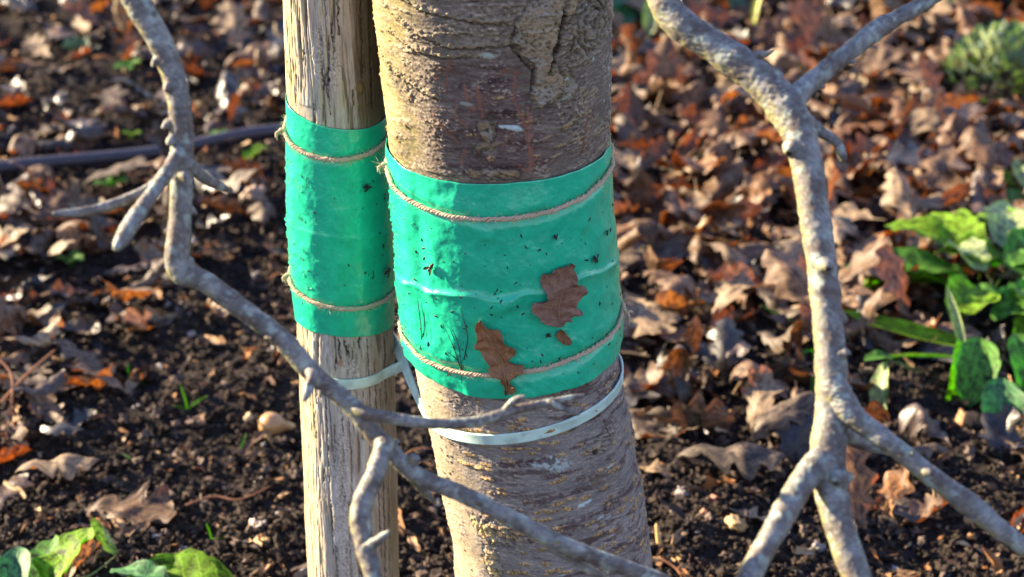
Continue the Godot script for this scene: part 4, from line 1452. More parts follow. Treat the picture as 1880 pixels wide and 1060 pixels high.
	# the thin branch that hangs on the left and sweeps across the stake
	var left: Node3D = inside.call(tube(rounded([Vector4(-0.02, 1.00, 0.02, 0.0200), Vector4(-0.08, 1.09, 0.09, 0.0155), Vector4(-0.17, 1.09, 0.19, 0.0123), Vector4(-0.235, 0.99, 0.27, 0.0103), Vector4(-0.25, 0.88, 0.302, 0.0093), Vector4(-0.2454, 0.8142, 0.3104, 0.0089), Vector4(-0.2379, 0.7961, 0.3160, 0.0085), Vector4(-0.2273, 0.7779, 0.3216, 0.0079), Vector4(-0.2179, 0.7549, 0.3294, 0.0077), Vector4(-0.2135, 0.7286, 0.3388, 0.0073), Vector4(-0.2132, 0.7022, 0.3482, 0.0073), Vector4(-0.2148, 0.6693, 0.3606, 0.0071), Vector4(-0.2165, 0.6394, 0.3716, 0.0083), Vector4(-0.1983, 0.6287, 0.3737, 0.0069), Vector4(-0.1739, 0.6109, 0.3791, 0.0066), Vector4(-0.1494, 0.5927, 0.3847, 0.0066), Vector4(-0.1319, 0.5731, 0.3910, 0.0067), Vector4(-0.1071, 0.5524, 0.3977, 0.0058), Vector4(-0.0859, 0.5285, 0.4060, 0.0064), Vector4(-0.0628, 0.5077, 0.4128, 0.0057), Vector4(-0.0323, 0.4946, 0.4159, 0.0057), Vector4(0.0036, 0.4769, 0.4213, 0.0057), Vector4(0.0361, 0.4608, 0.4259, 0.0057), Vector4(0.0723, 0.4472, 0.4293, 0.0053), Vector4(0.1051, 0.4343, 0.4325, 0.0053), Vector4(0.15, 0.41, 0.44, 0.0046)], 20), 30, 0.12, true, true, 0.03), "branch", M.twig, tree)
	buds(right, [Vector3(0.1106, 0.7693, 0.2516), Vector3(0.1713, 0.7325, 0.2857), Vector3(0.1937, 0.6968, 0.3194), Vector3(0.2038, 0.6266, 0.3691), Vector3(0.2067, 0.5882, 0.3955), Vector3(0.2119, 0.4897, 0.4754)], 0.0115, 9)
	buds(right, [Vector3(0.2230, 0.5567, 0.4296), Vector3(0.2699, 0.5272, 0.4526), Vector3(0.3092, 0.5025, 0.4733)], 0.0070, 6)
	buds(right, [Vector3(0.2012, 0.7342, 0.2794), Vector3(0.2289, 0.7487, 0.2594), Vector3(0.2670, 0.7627, 0.2263)], 0.0065, 5)
	buds(left, [Vector3(-0.2379, 0.7961, 0.3160), Vector3(-0.2179, 0.7549, 0.3294), Vector3(-0.2132, 0.7022, 0.3482), Vector3(-0.2165, 0.6394, 0.3716)], 0.0080, 9)
	buds(left, [Vector3(-0.1983, 0.6287, 0.3737), Vector3(-0.1319, 0.5731, 0.3910), Vector3(-0.0859, 0.5285, 0.4060), Vector3(-0.0323, 0.4946, 0.4159), Vector3(0.0361, 0.4608, 0.4259), Vector3(0.1051, 0.4343, 0.4325)], 0.0062, 14)
	for t in [
		["twig", [Vector4(-0.2136, 0.712, 0.350, 0.0050), Vector4(-0.2160, 0.7079, 0.3566, 0.0047), Vector4(-0.2238, 0.6993, 0.3787, 0.0044), Vector4(-0.2357, 0.6862, 0.4051, 0.0053), Vector4(-0.2431, 0.6767, 0.4297, 0.0047)]],
		["twig", [Vector4(-0.2205, 0.702, 0.365, 0.0038), Vector4(-0.2252, 0.6973, 0.3643, 0.0038), Vector4(-0.2338, 0.6928, 0.3737, 0.0034), Vector4(-0.2547, 0.6877, 0.3849, 0.0034), Vector4(-0.2701, 0.6871, 0.3940, 0.0031), Vector4(-0.2869, 0.6896, 0.4017, 0.0020)]],
		["twig", [Vector4(-0.213, 0.708, 0.350, 0.0042), Vector4(-0.2078, 0.7013, 0.3501, 0.0042), Vector4(-0.1997, 0.6864, 0.3370, 0.0039), Vector4(-0.1866, 0.6717, 0.3217, 0.0028)]],
		["twig", [Vector4(-0.084, 0.5290, 0.406, 0.0066), Vector4(-0.0841, 0.5290, 0.4150, 0.0064), Vector4(-0.0884, 0.5182, 0.4278, 0.0065), Vector4(-0.0978, 0.4984, 0.4439, 0.0070), Vector4(-0.0938, 0.4795, 0.4596, 0.0064), Vector4(-0.0863, 0.4609, 0.4752, 0.0053), Vector4(-0.08, 0.435, 0.49, 0.0041)]],
		["twig", [Vector4(-0.104, 0.553, 0.399, 0.0046), Vector4(-0.0953, 0.5528, 0.4098, 0.0042), Vector4(-0.0747, 0.5458, 0.4062, 0.0039), Vector4(-0.0501, 0.5399, 0.4016, 0.0035), Vector4(-0.0252, 0.5377, 0.3953, 0.0037), Vector4(0.0036, 0.5420, 0.3859, 0.0030), Vector4(0.0273, 0.5434, 0.3779, 0.0025), Vector4(0.0493, 0.5445, 0.3700, 0.0017)]],
		["spur", [Vector4(-0.131, 0.576, 0.396, 0.0038), Vector4(-0.1296, 0.5760, 0.4055, 0.0035), Vector4(-0.1313, 0.5713, 0.4127, 0.0032), Vector4(-0.1339, 0.5664, 0.4205, 0.0020)]],
		["spur", [Vector4(-0.006, 0.541, 0.3885, 0.0026), Vector4(-0.0036, 0.5438, 0.3874, 0.0022), Vector4(0.0018, 0.5495, 0.3870, 0.0024), Vector4(0.0090, 0.5530, 0.3881, 0.0014)]],
		["spur", [Vector4(0.023, 0.5434, 0.379, 0.0022), Vector4(0.0264, 0.5440, 0.3812, 0.0020), Vector4(0.0381, 0.5394, 0.3834, 0.0018), Vector4(0.0453, 0.5371, 0.3845, 0.0011)]],
		["bud", [Vector4(-0.097, 0.479, 0.458, 0.0046), Vector4(-0.0931, 0.4828, 0.4609, 0.0040), Vector4(-0.0870, 0.4877, 0.4627, 0.0032), Vector4(-0.0780, 0.4967, 0.4640, 0.0017)]],
		["spur", [Vector4(-0.0735, 0.517, 0.411, 0.0033), Vector4(-0.0727, 0.5112, 0.4057, 0.0033), Vector4(-0.0621, 0.4899, 0.3955, 0.0037), Vector4(-0.0519, 0.4678, 0.3837, 0.0020)]],
		["twig", [Vector4(0.005, 0.477, 0.4215, 0.0037), Vector4(0.0082, 0.4738, 0.4231, 0.0033), Vector4(0.0362, 0.4523, 0.4240, 0.0033), Vector4(0.0694, 0.4286, 0.4241, 0.0024)]]]:
		inside.call(tube(rounded(t[1], 16), 22, 0.18, true, true, 0.018), t[0], M.twig, left)


# knobbly buds and leaf scars along a branch that runs through the given points (in the tree's own axes)
func buds(branch: Node3D, pts: Array, radius: float, n: int) -> void:
	for i in n:
		var f := (i + rng.randf_range(0.1, 0.9)) / n * (pts.size() - 1)
		var a: Vector3 = pts[int(f)]
		var b: Vector3 = pts[mini(int(f) + 1, pts.size() - 1)]
		var at := a.lerp(b, f - int(f))
		var t := (b - a).normalized()
		var out := t.cross(Vector3(rng.randf_range(-1, 1), rng.randf_range(-1, 1), rng.randf_range(-1, 1))).normalized()
		var size := rng.randf_range(0.7, 1.25)
		put(tube(rounded([_v4(at + out * radius * 0.45, radius * 0.62 * size), _v4(at + out * radius * 0.85 + t * 0.001, radius * 0.50 * size), _v4(at + out * (radius * 1.12) + t * 0.0022, radius * 0.30 * size), _v4(at + out * (radius * 1.22) + t * 0.0036, radius * 0.18)], 5), 12, 0.35, true, false), "bud", M.twig, branch)


func build_stake() -> void:
	var stake := thing("stake", "weathered round wooden stake standing left of the tree trunk", "stake", Vector3(STAKE_AT.x, 0, STAKE_AT.z))
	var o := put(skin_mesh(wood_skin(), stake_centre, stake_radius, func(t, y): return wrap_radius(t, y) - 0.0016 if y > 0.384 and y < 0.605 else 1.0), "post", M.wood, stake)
	o.position = -stake.position
	var top := []
	for i in 8:
		top.append(Vector4(STAKE_AT.x - 0.0019, 1.2585 + 0.0006 * i, STAKE_AT.z, 0.0398 * sqrt(1.0 - pow(i / 7.4, 2.0))))
	put(tube(top, 28, 0.0, false, false), "cut_end", M.dry, stake).position = -stake.position


func build_wraps() -> void:
	var on := thing("grease_band", "wide green plastic grease band wrapped round the tree trunk", "grease band", Vector3(0, 0.40, 0))
	var sheet1 := put(band_sheet(band_point, func(t): return ring(t, 0.4005, -0.0062, 0.0048) + 0.0012 * sin(t * 5.0), func(t): return ring(t, 0.5886, -0.0040, 0.0022) + 0.0008 * sin(t * 3.0 + 1.0), 420, 150, 0.0012), "sheet", M.band, on)
	sheet1.position = -on.position
	var off := thing("grease_band", "narrow green plastic grease band wrapped round the wooden stake", "grease band", Vector3(STAKE_AT.x, 0.39, STAKE_AT.z))
	var sheet2 := put(band_sheet(wrap_point, func(t): return ring(t, 0.3878, 0.0038, -0.0038), func(t): return ring(t, 0.5957, -0.0074, -0.0083), 240, 150, 0.0010), "sheet", M.band, off)
	sheet2.position = -off.position
	twine("jute_twine", "upper jute twine tied round the green band on the trunk", band_point, func(t): return ring(t, 0.5739, -0.0192, 0.0039) + 0.0015 * sin(t * 2.0 + 1.2), -86.0, 0.012)
	twine("jute_twine", "lower jute twine tied round the green band on the trunk", band_point, func(t): return ring(t, 0.4274, -0.0100, 0.0082) + 0.0015 * sin(t * 3.0 + 0.5), 84.0, 0.016)
	twine("jute_twine", "upper jute twine tied round the green band on the stake", wrap_point, func(t): return ring(t, 0.5739, -0.0129, -0.0022), -78.0, 0.014)
	twine("jute_twine", "lower jute twine tied round the green band on the stake", wrap_point, func(t): return ring(t, 0.4279, -0.0069, -0.0054), -84.0, 0.010)
	# drops of dew on the left of both bands
	var drops := []
	for i in 230:
		var trunk := rng.randf() < 0.5
		var th := deg_to_rad(rng.randfn(-76.0, 10.0) if trunk else rng.randfn(-62.0, 18.0))
		var y := rng.randf_range(0.42, 0.55)
		var p := band_point(th, y) if trunk else wrap_point(th, y)
		var q := (band_point(th, y, 0.01) if trunk else wrap_point(th, y, 0.01)) - p
		var r := rng.randf_range(0.0006, 0.0017)
		var out := q.normalized()
		var bx := out.cross(Vector3.UP).normalized()
		drops.append(Transform3D(Basis(bx * r, out * r * 0.7, bx.cross(out) * r * 1.25), p + out * r * 0.25))
	var dew := Node3D.new()
	dew.name = "dew_drops"
	add_child(dew)
	tag(dew, "drops of water on the sunny side of the green bands", "dew", "", "stuff")
	scatter(dew, "dew_drop", lump(2, 0.06, 8, 12, false), M.drop, drops)
	# specks of dirt and small insects stuck in the grease
	var specks := []
	for i in 560:
		var trunk := i < 430
		var th := deg_to_rad(rng.randf_range(-80.0, 88.0))
		var y := rng.randf_range(0.405, 0.545)
		var deg := rad_to_deg(th)
		if trunk and ((deg > 10.0 and deg < 44.0 and y > 0.437 and y < 0.514) or (deg > -17.0 and deg < 7.0 and y < 0.469)):
			continue
		var p := band_point(th, y) if trunk else wrap_point(th, y)
		var out := ((band_point(th, y, 0.01) if trunk else wrap_point(th, y, 0.01)) - p).normalized()
		var bx := out.cross(Vector3.UP).normalized().rotated(out, rng.randf() * TAU)
		var r := 0.00025 + 0.0012 * pow(rng.randf(), 3.6)
		specks.append(Transform3D(Basis(bx * r * rng.randf_range(1.0, 2.2), out * r * 0.4, bx.cross(out) * r * 0.8), p + out * r * 0.2))
	var dirt := Node3D.new()
	dirt.name = "dirt_specks"
	add_child(dirt)
	tag(dirt, "black specks of dirt stuck on the green bands", "dirt", "", "stuff")
	scatter(dirt, "dirt_speck", lump(5, 0.7, 4, 6, false), M.speck, specks)


func build_tie() -> void:
	var pts := []
	var foot := Vector3(0.010, 0, 0)
	var sr := 0.0465
	var tr := 0.0913
	# round the front of the stake, left to right
	for i in 13:
		var th := deg_to_rad(lerpf(-120.0, 58.0, i / 12.0))
		pts.append(_v4(Vector3(STAKE_AT.x + sin(th) * sr, 0.3474 - 0.0035 * cos(th) - 0.0070 * sin(th) + 0.0045 * maxf(0.0, i - 8.0) / 4.0, STAKE_AT.z + cos(th) * sr), 0.0))
	# through the gap to the back of the trunk
	pts.append(Vector4(-0.0930, 0.3525, -0.0515, 0.0))
	pts.append(Vector4(-0.0800, 0.3580, -0.0620, 0.0))
	for i in 13:
		var th := deg_to_rad(lerpf(-138.0, -262.0, i / 12.0))
		pts.append(_v4(Vector3(table(0.37, TRUNK_Y, TRUNK_X) + sin(th) * tr, lerpf(0.362, 0.372, i / 12.0), cos(th) * tr), 0.0))
	# round the right side and the front
	for i in 22:
		var th := deg_to_rad(lerpf(90.0, -80.0, i / 21.0))
		var y := ring(th, 0.3545, 0.0, 0.0162)
		pts.append(_v4(Vector3(table(y, TRUNK_Y, TRUNK_X) + sin(th) * tr, y, cos(th) * tr), 0.0))
	pts.append(Vector4(-0.0905, 0.3475, -0.020, 0.35))
	pts.append(Vector4(-0.1030, 0.3570, -0.060, 0.55))
	pts.append(Vector4(-0.1125, 0.3620, -0.088, 0.3))
	for i in 10:
		var th := deg_to_rad(lerpf(120.0, 240.0, i / 9.0))
		pts.append(_v4(Vector3(STAKE_AT.x + sin(th) * sr, lerpf(0.363, 0.354, i / 9.0), STAKE_AT.z + cos(th) * sr), 0.0))
	var root := thing("tree_tie", "pale mint rubber strap looped round stake and trunk below the bands", "tree tie")
	put(strap_mesh(rounded(pts, 4), 0.0104, 0.0026), "strap", M.strap, root)


func build_hose() -> void:
	var pts := []
	for p in [[-1.700, -1.042], [-1.300, -1.207], [-1.000, -1.331], [-0.800, -1.414], [-0.600, -1.497], [-0.450, -1.558], [-0.300, -1.620], [-0.100, -1.703], [0.100, -1.786]]:
		pts.append(Vector4(p[0], 0.55 * ground(p[0], p[1]) + 0.014, p[1], 0.0118))
	tag(put(tube(rounded(pts, 8), 20), "hose", M.hose), "dark purplish grey plastic hose lying on the soil behind the stake", "hose")


func build_single_leaves() -> void:
	# [x, z, variant, material, yaw, pitch, tilt, size, lift, label]
	for q in [
		[-0.435, -0.345, 17, 2, -100, 4, -24, 1.05, 0.006, "brown oak leaf with pointed lobes lying alone on soil above the front plant"],
		[-0.535, -0.440, 9, 0, -80, 6, 20, 0.95, 0.006, "pale folded oak leaf on the soil at lower left, above the lone brown leaf"],
		[-0.605, -0.480, 13, 7, -60, 0, 10, 0.8, 0.0, "curled orange brown leaf at the left edge above the front plant"],
		[-0.590, -0.415, 3, 4, -20, 8, 0, 0.75, 0.0, "dark brown leaf half under the pale folded one at lower left"],
		[-0.629, -0.745, 15, 8, -70, 10, 20, 0.85, 0.012, "golden rolled leaf with a ribbed back in sun at the left edge"],
		[-0.657, -1.030, 1, 8, -150, 20, -25, 0.8, 0.02, "pale sunlit lobed leaf midway down the left edge"],
		[-0.535, -2.030, 3, 0, 20, 35, 10, 1.15, 0.03, "large pale tan lobed leaf tilted up beyond the hose"],
		[-0.500, -1.930, 9, 1, -60, 20, 15, 1.0, 0.01, "pinkish leaf leaning below the large tilted leaf beyond the hose"],
		[-0.850, -2.170, 6, 1, 70, 20, 0, 1.1, 0.02, "pinkish rounded leaf behind the small grey rosette"],
		[-0.835, -2.000, 4, 7, -70, 15, 15, 0.7, 0.01, "bright orange curled leaf just in front of the grey rosette"],
		[-0.548, -1.690, 16, 8, 30, 30, 20, 0.75, 0.01, "cream crumpled leaf standing between hanging branch and hose"],
		[-0.905, -2.000, 2, 0, 45, 10, 25, 1.0, 0.02, "pale tan leaf near the top left edge, left of the grey rosette"],
		[-0.900, -1.720, 13, 7, -75, 5, 10, 1.0, 0.01, "glowing orange rolled leaf at the left edge beyond the hose"],
		[-0.290, -0.70, 8, 0, -100, 30, 0, 0.72, 0.004, "pale leaf leaning against the left foot of the stake"],
		[-0.385, -0.490, 10, 1, 40, 5, 10, 0.62, 0.0, "small twisted pinkish leaf on bare soil left of the stake"],
		[0.255, -0.445, 9, 5, -95, 5, 12, 1.25, 0.004, "large arched greyish leaf on the soil right of the trunk foot"],
		[0.325, -0.530, 7, 5, -60, 22, -10, 1.1, 0.008, "greyish humped leaf behind the long arched one right of the trunk"],
		[0.350, -0.735, 15, 5, -150, 28, 10, 1.1, 0.006, "grey drooping leaf with a dark hollow under it left of the branch"],
		[0.440, -0.405, 12, 7, -40, 20, 0, 0.9, 0.004, "orange leaf lit from behind between the forks of the branch"],
		[0.470, -0.360, 4, 1, -70, 18, 20, 0.9, 0.004, "pinkish cupped leaf with a pointed lobe right of the branch fork"],
		[0.520, -1.370, 3, 0, 30, 24, 0, 1.12, 0.03, "pale star shaped oak leaf lying open right of the branch"],
		[0.560, -1.985, 0, 1, 15, 55, 5, 1.2, 0.03, "tall pinkish lobed leaf standing up beside the yellow edged foliage"],
		[0.745, -1.720, 2, 1, 35, 40, -10, 1.15, 0.03, "striped pinkish leaf standing up under the upper twig"],
		[0.93, -1.68, 1, 0, -10, 45, 0, 1.15, 0.03, "pale lobed leaf standing up left of the round bush"],
		[0.80, -1.44, 16, 8, 20, 20, 10, 0.9, 0.03, "cream crumpled leaf in full sun right of the upper twig"],
		[0.165, -1.02, 1, 5, -20, 10, 10, 1.0, 0.02, "mauve grey flat leaf touching the right edge of the trunk band"]]:
		put_leaf(q[2], q[3], q[0], q[1], turned(q[4], q[5], q[6]).scaled_local(Vector3.ONE * q[7]), q[8], q[9])
	# two stuck on the band
	stuck_leaf("oak_leaf", "brown lobed oak leaf stuck on the green band, the right one of two", M.leaf_front,
		[Vector2(26.6, 0.4584), Vector2(23.0, 0.4596), Vector2(19.6, 0.4612), Vector2(16.1, 0.4657), Vector2(15.1, 0.4704), Vector2(12.0, 0.4749), Vector2(11.5, 0.4808), Vector2(12.7, 0.4832), Vector2(17.1, 0.4829), Vector2(19.0, 0.4857), Vector2(19.4, 0.4894), Vector2(17.6, 0.4963), Vector2(17.3, 0.5053), Vector2(18.4, 0.5076), Vector2(22.5, 0.5075), Vector2(24.5, 0.5087), Vector2(29.8, 0.5115), Vector2(33.1, 0.5117)],
		[Vector2(26.8, 0.4583), Vector2(28.1, 0.4604), Vector2(29.8, 0.4614), Vector2(31.8, 0.4595), Vector2(33.0, 0.4633), Vector2(35.5, 0.4641), Vector2(37.5, 0.4651), Vector2(37.6, 0.4681), Vector2(35.5, 0.4693), Vector2(35.9, 0.4731), Vector2(38.8, 0.4769), Vector2(41.8, 0.4800), Vector2(42.4, 0.4835), Vector2(41.1, 0.4875), Vector2(37.0, 0.4895), Vector2(35.6, 0.4920), Vector2(35.4, 0.4992), Vector2(35.1, 0.5071), Vector2(34.4, 0.5109)],
		[Vector2(26.7, 0.4584), Vector2(26.0, 0.4680), Vector2(26.4, 0.4770), Vector2(28.0, 0.4868), Vector2(29.5, 0.4939), Vector2(31.5, 0.5034), Vector2(34.0, 0.5108)], 3, 0.0055)
	stuck_leaf("oak_leaf", "curled brown stub of a leaf just under the lobed leaf", M.leaf_warm, [Vector2(28.6, 0.4394), Vector2(26.1, 0.4417), Vector2(23.8, 0.4471), Vector2(23.5, 0.4512), Vector2(24.4, 0.4534), Vector2(26.5, 0.4541)],
		[Vector2(28.9, 0.4393), Vector2(30.3, 0.4403), Vector2(30.7, 0.4436), Vector2(29.6, 0.4469), Vector2(28.3, 0.4504), Vector2(26.8, 0.4538)], [Vector2(28.8, 0.4393), Vector2(27.1, 0.4466), Vector2(26.6, 0.4538)], 8, 0.003)
	stuck_leaf("oak_leaf", "narrow crinkled brown oak leaf stuck across the lower twine", M.leaf_warm,
		[Vector2(-3.7, 0.3999), Vector2(-4.4, 0.4019), Vector2(-4.3, 0.4076), Vector2(-5.5, 0.4111), Vector2(-5.7, 0.4152), Vector2(-7.6, 0.4170), Vector2(-10.3, 0.4213), Vector2(-10.2, 0.4253), Vector2(-8.9, 0.4275), Vector2(-10.6, 0.4312), Vector2(-13.6, 0.4373), Vector2(-15.6, 0.4415), Vector2(-16.1, 0.4454), Vector2(-14.4, 0.4503), Vector2(-15.0, 0.4541), Vector2(-15.1, 0.4607), Vector2(-14.2, 0.4652), Vector2(-13.0, 0.4663)],
		[Vector2(-3.5, 0.3999), Vector2(-2.2, 0.4028), Vector2(-0.1, 0.4028), Vector2(1.5, 0.4070), Vector2(0.5, 0.4106), Vector2(-1.2, 0.4094), Vector2(-1.0, 0.4134), Vector2(0.9, 0.4161), Vector2(3.5, 0.4207), Vector2(5.8, 0.4232), Vector2(6.1, 0.4269), Vector2(3.1, 0.4283), Vector2(1.4, 0.4297), Vector2(-1.3, 0.4297), Vector2(0.2, 0.4334), Vector2(2.3, 0.4353), Vector2(2.9, 0.4399), Vector2(2.7, 0.4436), Vector2(-1.4, 0.4459), Vector2(-2.5, 0.4505), Vector2(-2.5, 0.4551), Vector2(-4.1, 0.4589), Vector2(-8.3, 0.4592), Vector2(-10.2, 0.4642), Vector2(-11.9, 0.4668)],
		[Vector2(-3.6, 0.3999), Vector2(-3.1, 0.4077), Vector2(-3.1, 0.4147), Vector2(-4.0, 0.4266), Vector2(-5.4, 0.4358), Vector2(-8.9, 0.4526), Vector2(-11.1, 0.4601), Vector2(-12.7, 0.4661)], 6, 0.0065)


func build_plants() -> void:
	var g := func(x: float, z: float, h: float) -> Vector3: return Vector3(x, ground(x, z) + h, z)
	plant("leafy_plant", "broad leaved green plant with one glowing yellow green leaf at bottom left", "plant", [
		[g.call(-0.560, -0.150, 0.020), 20.0, 34.0, 10.0, 0.085, 0.052, "blue_green", 1.0, -0.6, 0.8, 0.08, 0.03],
		[g.call(-0.515, -0.150, 0.022), 8.0, 40.0, 6.0, 0.075, 0.040, "blue_green", 1.1, -0.5, 0.9, 0.05, 0.0],
		[g.call(-0.480, -0.150, 0.022), -22.0, 44.0, 32.0, 0.092, 0.072, "lime", 1.0, -0.4, 0.5, 0.12, 0.10],
		[g.call(-0.495, -0.175, 0.020), 4.0, 30.0, 20.0, 0.080, 0.044, "green", 1.0, -0.5, 0.4, 0.12, 0.08],
		[g.call(-0.425, -0.235, 0.012), 25.0, 55.0, 50.0, 0.052, 0.030, "pale_green", 1.0, 1.0, 2.2, 0.06, 0.0],
		[g.call(-0.280, -0.168, 0.010), 80.0, 8.0, 14.0, 0.140, 0.075, "lime", 1.0, -0.5, 0.7, 0.10, 0.08],
		[g.call(-0.355, -0.165, 0.012), 55.0, 8.0, -10.0, 0.085, 0.045, "blue_green", 1.0, -0.4, 0.5, 0.1, 0.08]])
	plant("leafy_plant", "spreading green weed with toothed leaves right of the branch, on the litter", "plant", [
		[g.call(0.640, -0.940, 0.038), 88.0, 18.0, 10.0, 0.175, 0.065, "green", 0.9, -0.6, 0.5, 0.14, 0.15],
		[g.call(0.630, -0.920, 0.038), 78.0, 6.0, -20.0, 0.163, 0.062, "lime", 1.0, -0.5, 0.7, 0.14, 0.15],
		[g.call(0.660, -0.950, 0.048), 20.0, 24.0, 10.0, 0.150, 0.072, "lime", 1.0, -0.6, 0.5, 0.12, 0.12],
		[g.call(0.690, -0.920, 0.053), -50.0, 22.0, 0.0, 0.138, 0.078, "green", 1.0, -0.8, 0.6, 0.12, 0.12],
		[g.call(0.690, -0.880, 0.053), -100.0, 24.0, 10.0, 0.125, 0.075, "green", 1.0, -0.8, 0.6, 0.12, 0.10],
		[g.call(0.650, -0.880, 0.058), 150.0, 26.0, 12.0, 0.106, 0.072, "lime", 1.0, -1.0, 0.5, 0.10, 0.08],
		[g.call(0.690, -0.870, 0.058), -160.0, 26.0, -8.0, 0.125, 0.078, "green", 1.0, -1.0, 0.5, 0.10, 0.08],
		[g.call(0.640, -0.960, 0.063), 60.0, 30.0, 0.0, 0.125, 0.065, "lime", 1.0, -0.7, 0.5, 0.12, 0.12],
		[g.call(0.700, -0.980, 0.058), -15.0, 35.0, 0.0, 0.112, 0.065, "pale_green", 1.0, -0.7, 0.5, 0.12, 0.12]])
	plant("leafy_plant", "cluster of crinkled green leaves at the right edge behind the rounded leaves", "plant", [
		[g.call(0.745, -0.870, 0.040), 40.0, 20.0, 0.0, 0.120, 0.070, "green", 1.0, -0.7, 0.5, 0.14, 0.12],
		[g.call(0.750, -0.890, 0.045), -30.0, 26.0, 10.0, 0.115, 0.064, "lime", 1.0, -0.7, 0.5, 0.14, 0.12],
		[g.call(0.740, -0.850, 0.040), 120.0, 20.0, 10.0, 0.110, 0.066, "green", 1.0, -0.9, 0.5, 0.14, 0.12],
		[g.call(0.750, -0.840, 0.035), 175.0, 14.0, -10.0, 0.095, 0.062, "green", 1.0, -0.9, 0.5, 0.12, 0.10],
		[g.call(0.700, -0.940, 0.050), 70.0, 22.0, 6.0, 0.110, 0.062, "lime", 1.0, -0.8, 0.5, 0.14, 0.12],
		[g.call(0.690, -0.860, 0.050), 100.0, 16.0, -8.0, 0.105, 0.060, "green", 1.0, -0.9, 0.5, 0.14, 0.12],
		[g.call(0.720, -0.990, 0.055), 20.0, 30.0, 6.0, 0.110, 0.060, "lime", 1.0, -0.8, 0.5, 0.14, 0.12],
		[g.call(0.720, -0.820, 0.040), 150.0, 8.0, 6.0, 0.090, 0.058, "lime", 1.0, -0.9, 0.5, 0.12, 0.10],
		[g.call(0.660, -0.920, 0.052), 30.0, 34.0, 6.0, 0.080, 0.050, "pale_green", 1.0, -0.8, 0.5, 0.14, 0.12],
		[g.call(0.765, -0.860, 0.035), -110.0, 20.0, 0.0, 0.10, 0.060, "lime", 1.0, -0.8, 0.5, 0.12, 0.10]])
	plant("leafy_plant", "pale green seedling clump by the right edge above the spreading weed", "plant", [
		[g.call(0.80, -1.27, 0.02), 60.0, 30.0, 0.0, 0.08, 0.045, "lime", 1.0, -0.7, 0.5, 0.12, 0.12],
		[g.call(0.81, -1.26, 0.02), 140.0, 28.0, 0.0, 0.08, 0.045, "green", 1.0, -0.7, 0.5, 0.12, 0.12],
		[g.call(0.80, -1.26, 0.03), -10.0, 34.0, 0.0, 0.08, 0.045, "pale_green", 1.0, -0.7, 0.5, 0.12, 0.12],
		[g.call(0.81, -1.25, 0.03), -140.0, 24.0, 0.0, 0.07, 0.045, "lime", 1.0, -0.7, 0.5, 0.12, 0.12]])
	plant("leafy_plant", "dark green plant with smooth rounded leaves at the right edge", "plant", [
		[g.call(0.600, -0.690, 0.060), 165.0, -8.0, 8.0, 0.105, 0.062, "green", 1.0, -0.9, 0.8, 0.06, 0.0],
		[g.call(0.575, -0.690, 0.055), 178.0, -25.0, 40.0, 0.095, 0.055, "lime", 1.0, -0.7, 0.6, 0.06, 0.0],
		[g.call(0.645, -0.690, 0.065), -165.0, -15.0, 0.0, 0.135, 0.080, "green", 1.0, -0.9, 0.7, 0.06, 0.0],
		[g.call(0.610, -0.620, 0.035), 178.0, -28.0, 0.0, 0.085, 0.060, "blue_green", 1.0, -0.7, 0.6, 0.06, 0.0],
		[g.call(0.660, -0.640, 0.040), -130.0, 4.0, 0.0, 0.10, 0.060, "green", 1.0, -0.7, 0.6, 0.06, 0.0],
		[g.call(0.585, -0.705, 0.040), 12.0, 38.0, 20.0, 0.085, 0.016, "pale_green", 0.8, 0.3, 1.2, 0.04, 0.0]])
	plant("leafy_plant", "strap shaped bright green leaves lying across the litter right of the branch", "plant", [
		[g.call(0.600, -0.720, 0.035), 66.0, 0.0, 25.0, 0.18, 0.028, "lime", 0.7, 0.3, 0.9, 0.03, 0.0],
		[g.call(0.585, -0.695, 0.028), 82.0, 2.0, -15.0, 0.13, 0.014, "lime", 0.7, -0.2, 1.0, 0.03, 0.0],
		[g.call(0.475, -0.655, 0.035), 160.0, -30.0, -35.0, 0.085, 0.032, "pale_green", 1.0, -0.5, 0.8, 0.06, 0.0],
		[g.call(0.485, -0.660, 0.035), 100.0, 16.0, 0.0, 0.04, 0.024, "green", 1.0, -0.5, 0.5, 0.06, 0.0]])
	grass("arching green grass blade on dark soil left of the branch", [[175.0, 20.0, 0.16, -1.4, 10.0], [150.0, 35.0, 0.10, -1.2, -10.0]], g.call(0.398, -0.745, 0.004), 0.010, "green")
	grass("short bright green grass blade lying in the litter left of the branch", [[62.0, 10.0, 0.075, 0.3, 10.0]], g.call(0.395, -0.775, 0.018), 0.009, "lime")
	grass("small grass tuft with two blades on bare soil left of the stake", [[-60.0, 40.0, 0.032, -0.5, 0.0], [30.0, 60.0, 0.035, -0.3, 0.0], [100.0, 30.0, 0.022, -0.3, 0.0]], g.call(-0.407, -0.608, 0.0), 0.005, "lime")
	grass("thin upright grass shoot left of the two-bladed tuft", [[10.0, 75.0, 0.035, -0.3, 0.0], [-80.0, 30.0, 0.022, -0.5, 0.0]], g.call(-0.496, -0.690, 0.0), 0.005, "green")
	grass("tiny green shoot on bare soil near the lower front", [[40.0, 70.0, 0.02, -0.3, 0.0], [-90.0, 15.0, 0.03, -0.5, 0.0]], g.call(-0.335, -0.310, 0.0), 0.004, "lime")
	grass("tiny green shoot between the snail shaped bulb and the lone oak leaf", [[-20.0, 60.0, 0.026, -0.3, 0.0]], g.call(-0.330, -0.520, 0.0), 0.004, "green")
	grass("tiny curved green shoot right of the pale folded leaf", [[60.0, 30.0, 0.022, -0.5, 0.0]], g.call(-0.455, -0.492, 0.0), 0.004, "green")
	seedling("small bright green weed in front of the hose, under the hanging branch", -0.640, -1.333, 6, 0.034, "green", 1.2)
	seedling("small pale green weed close to the left of the stake band", -0.433, -1.488, 5, 0.028, "lime", 1.2)
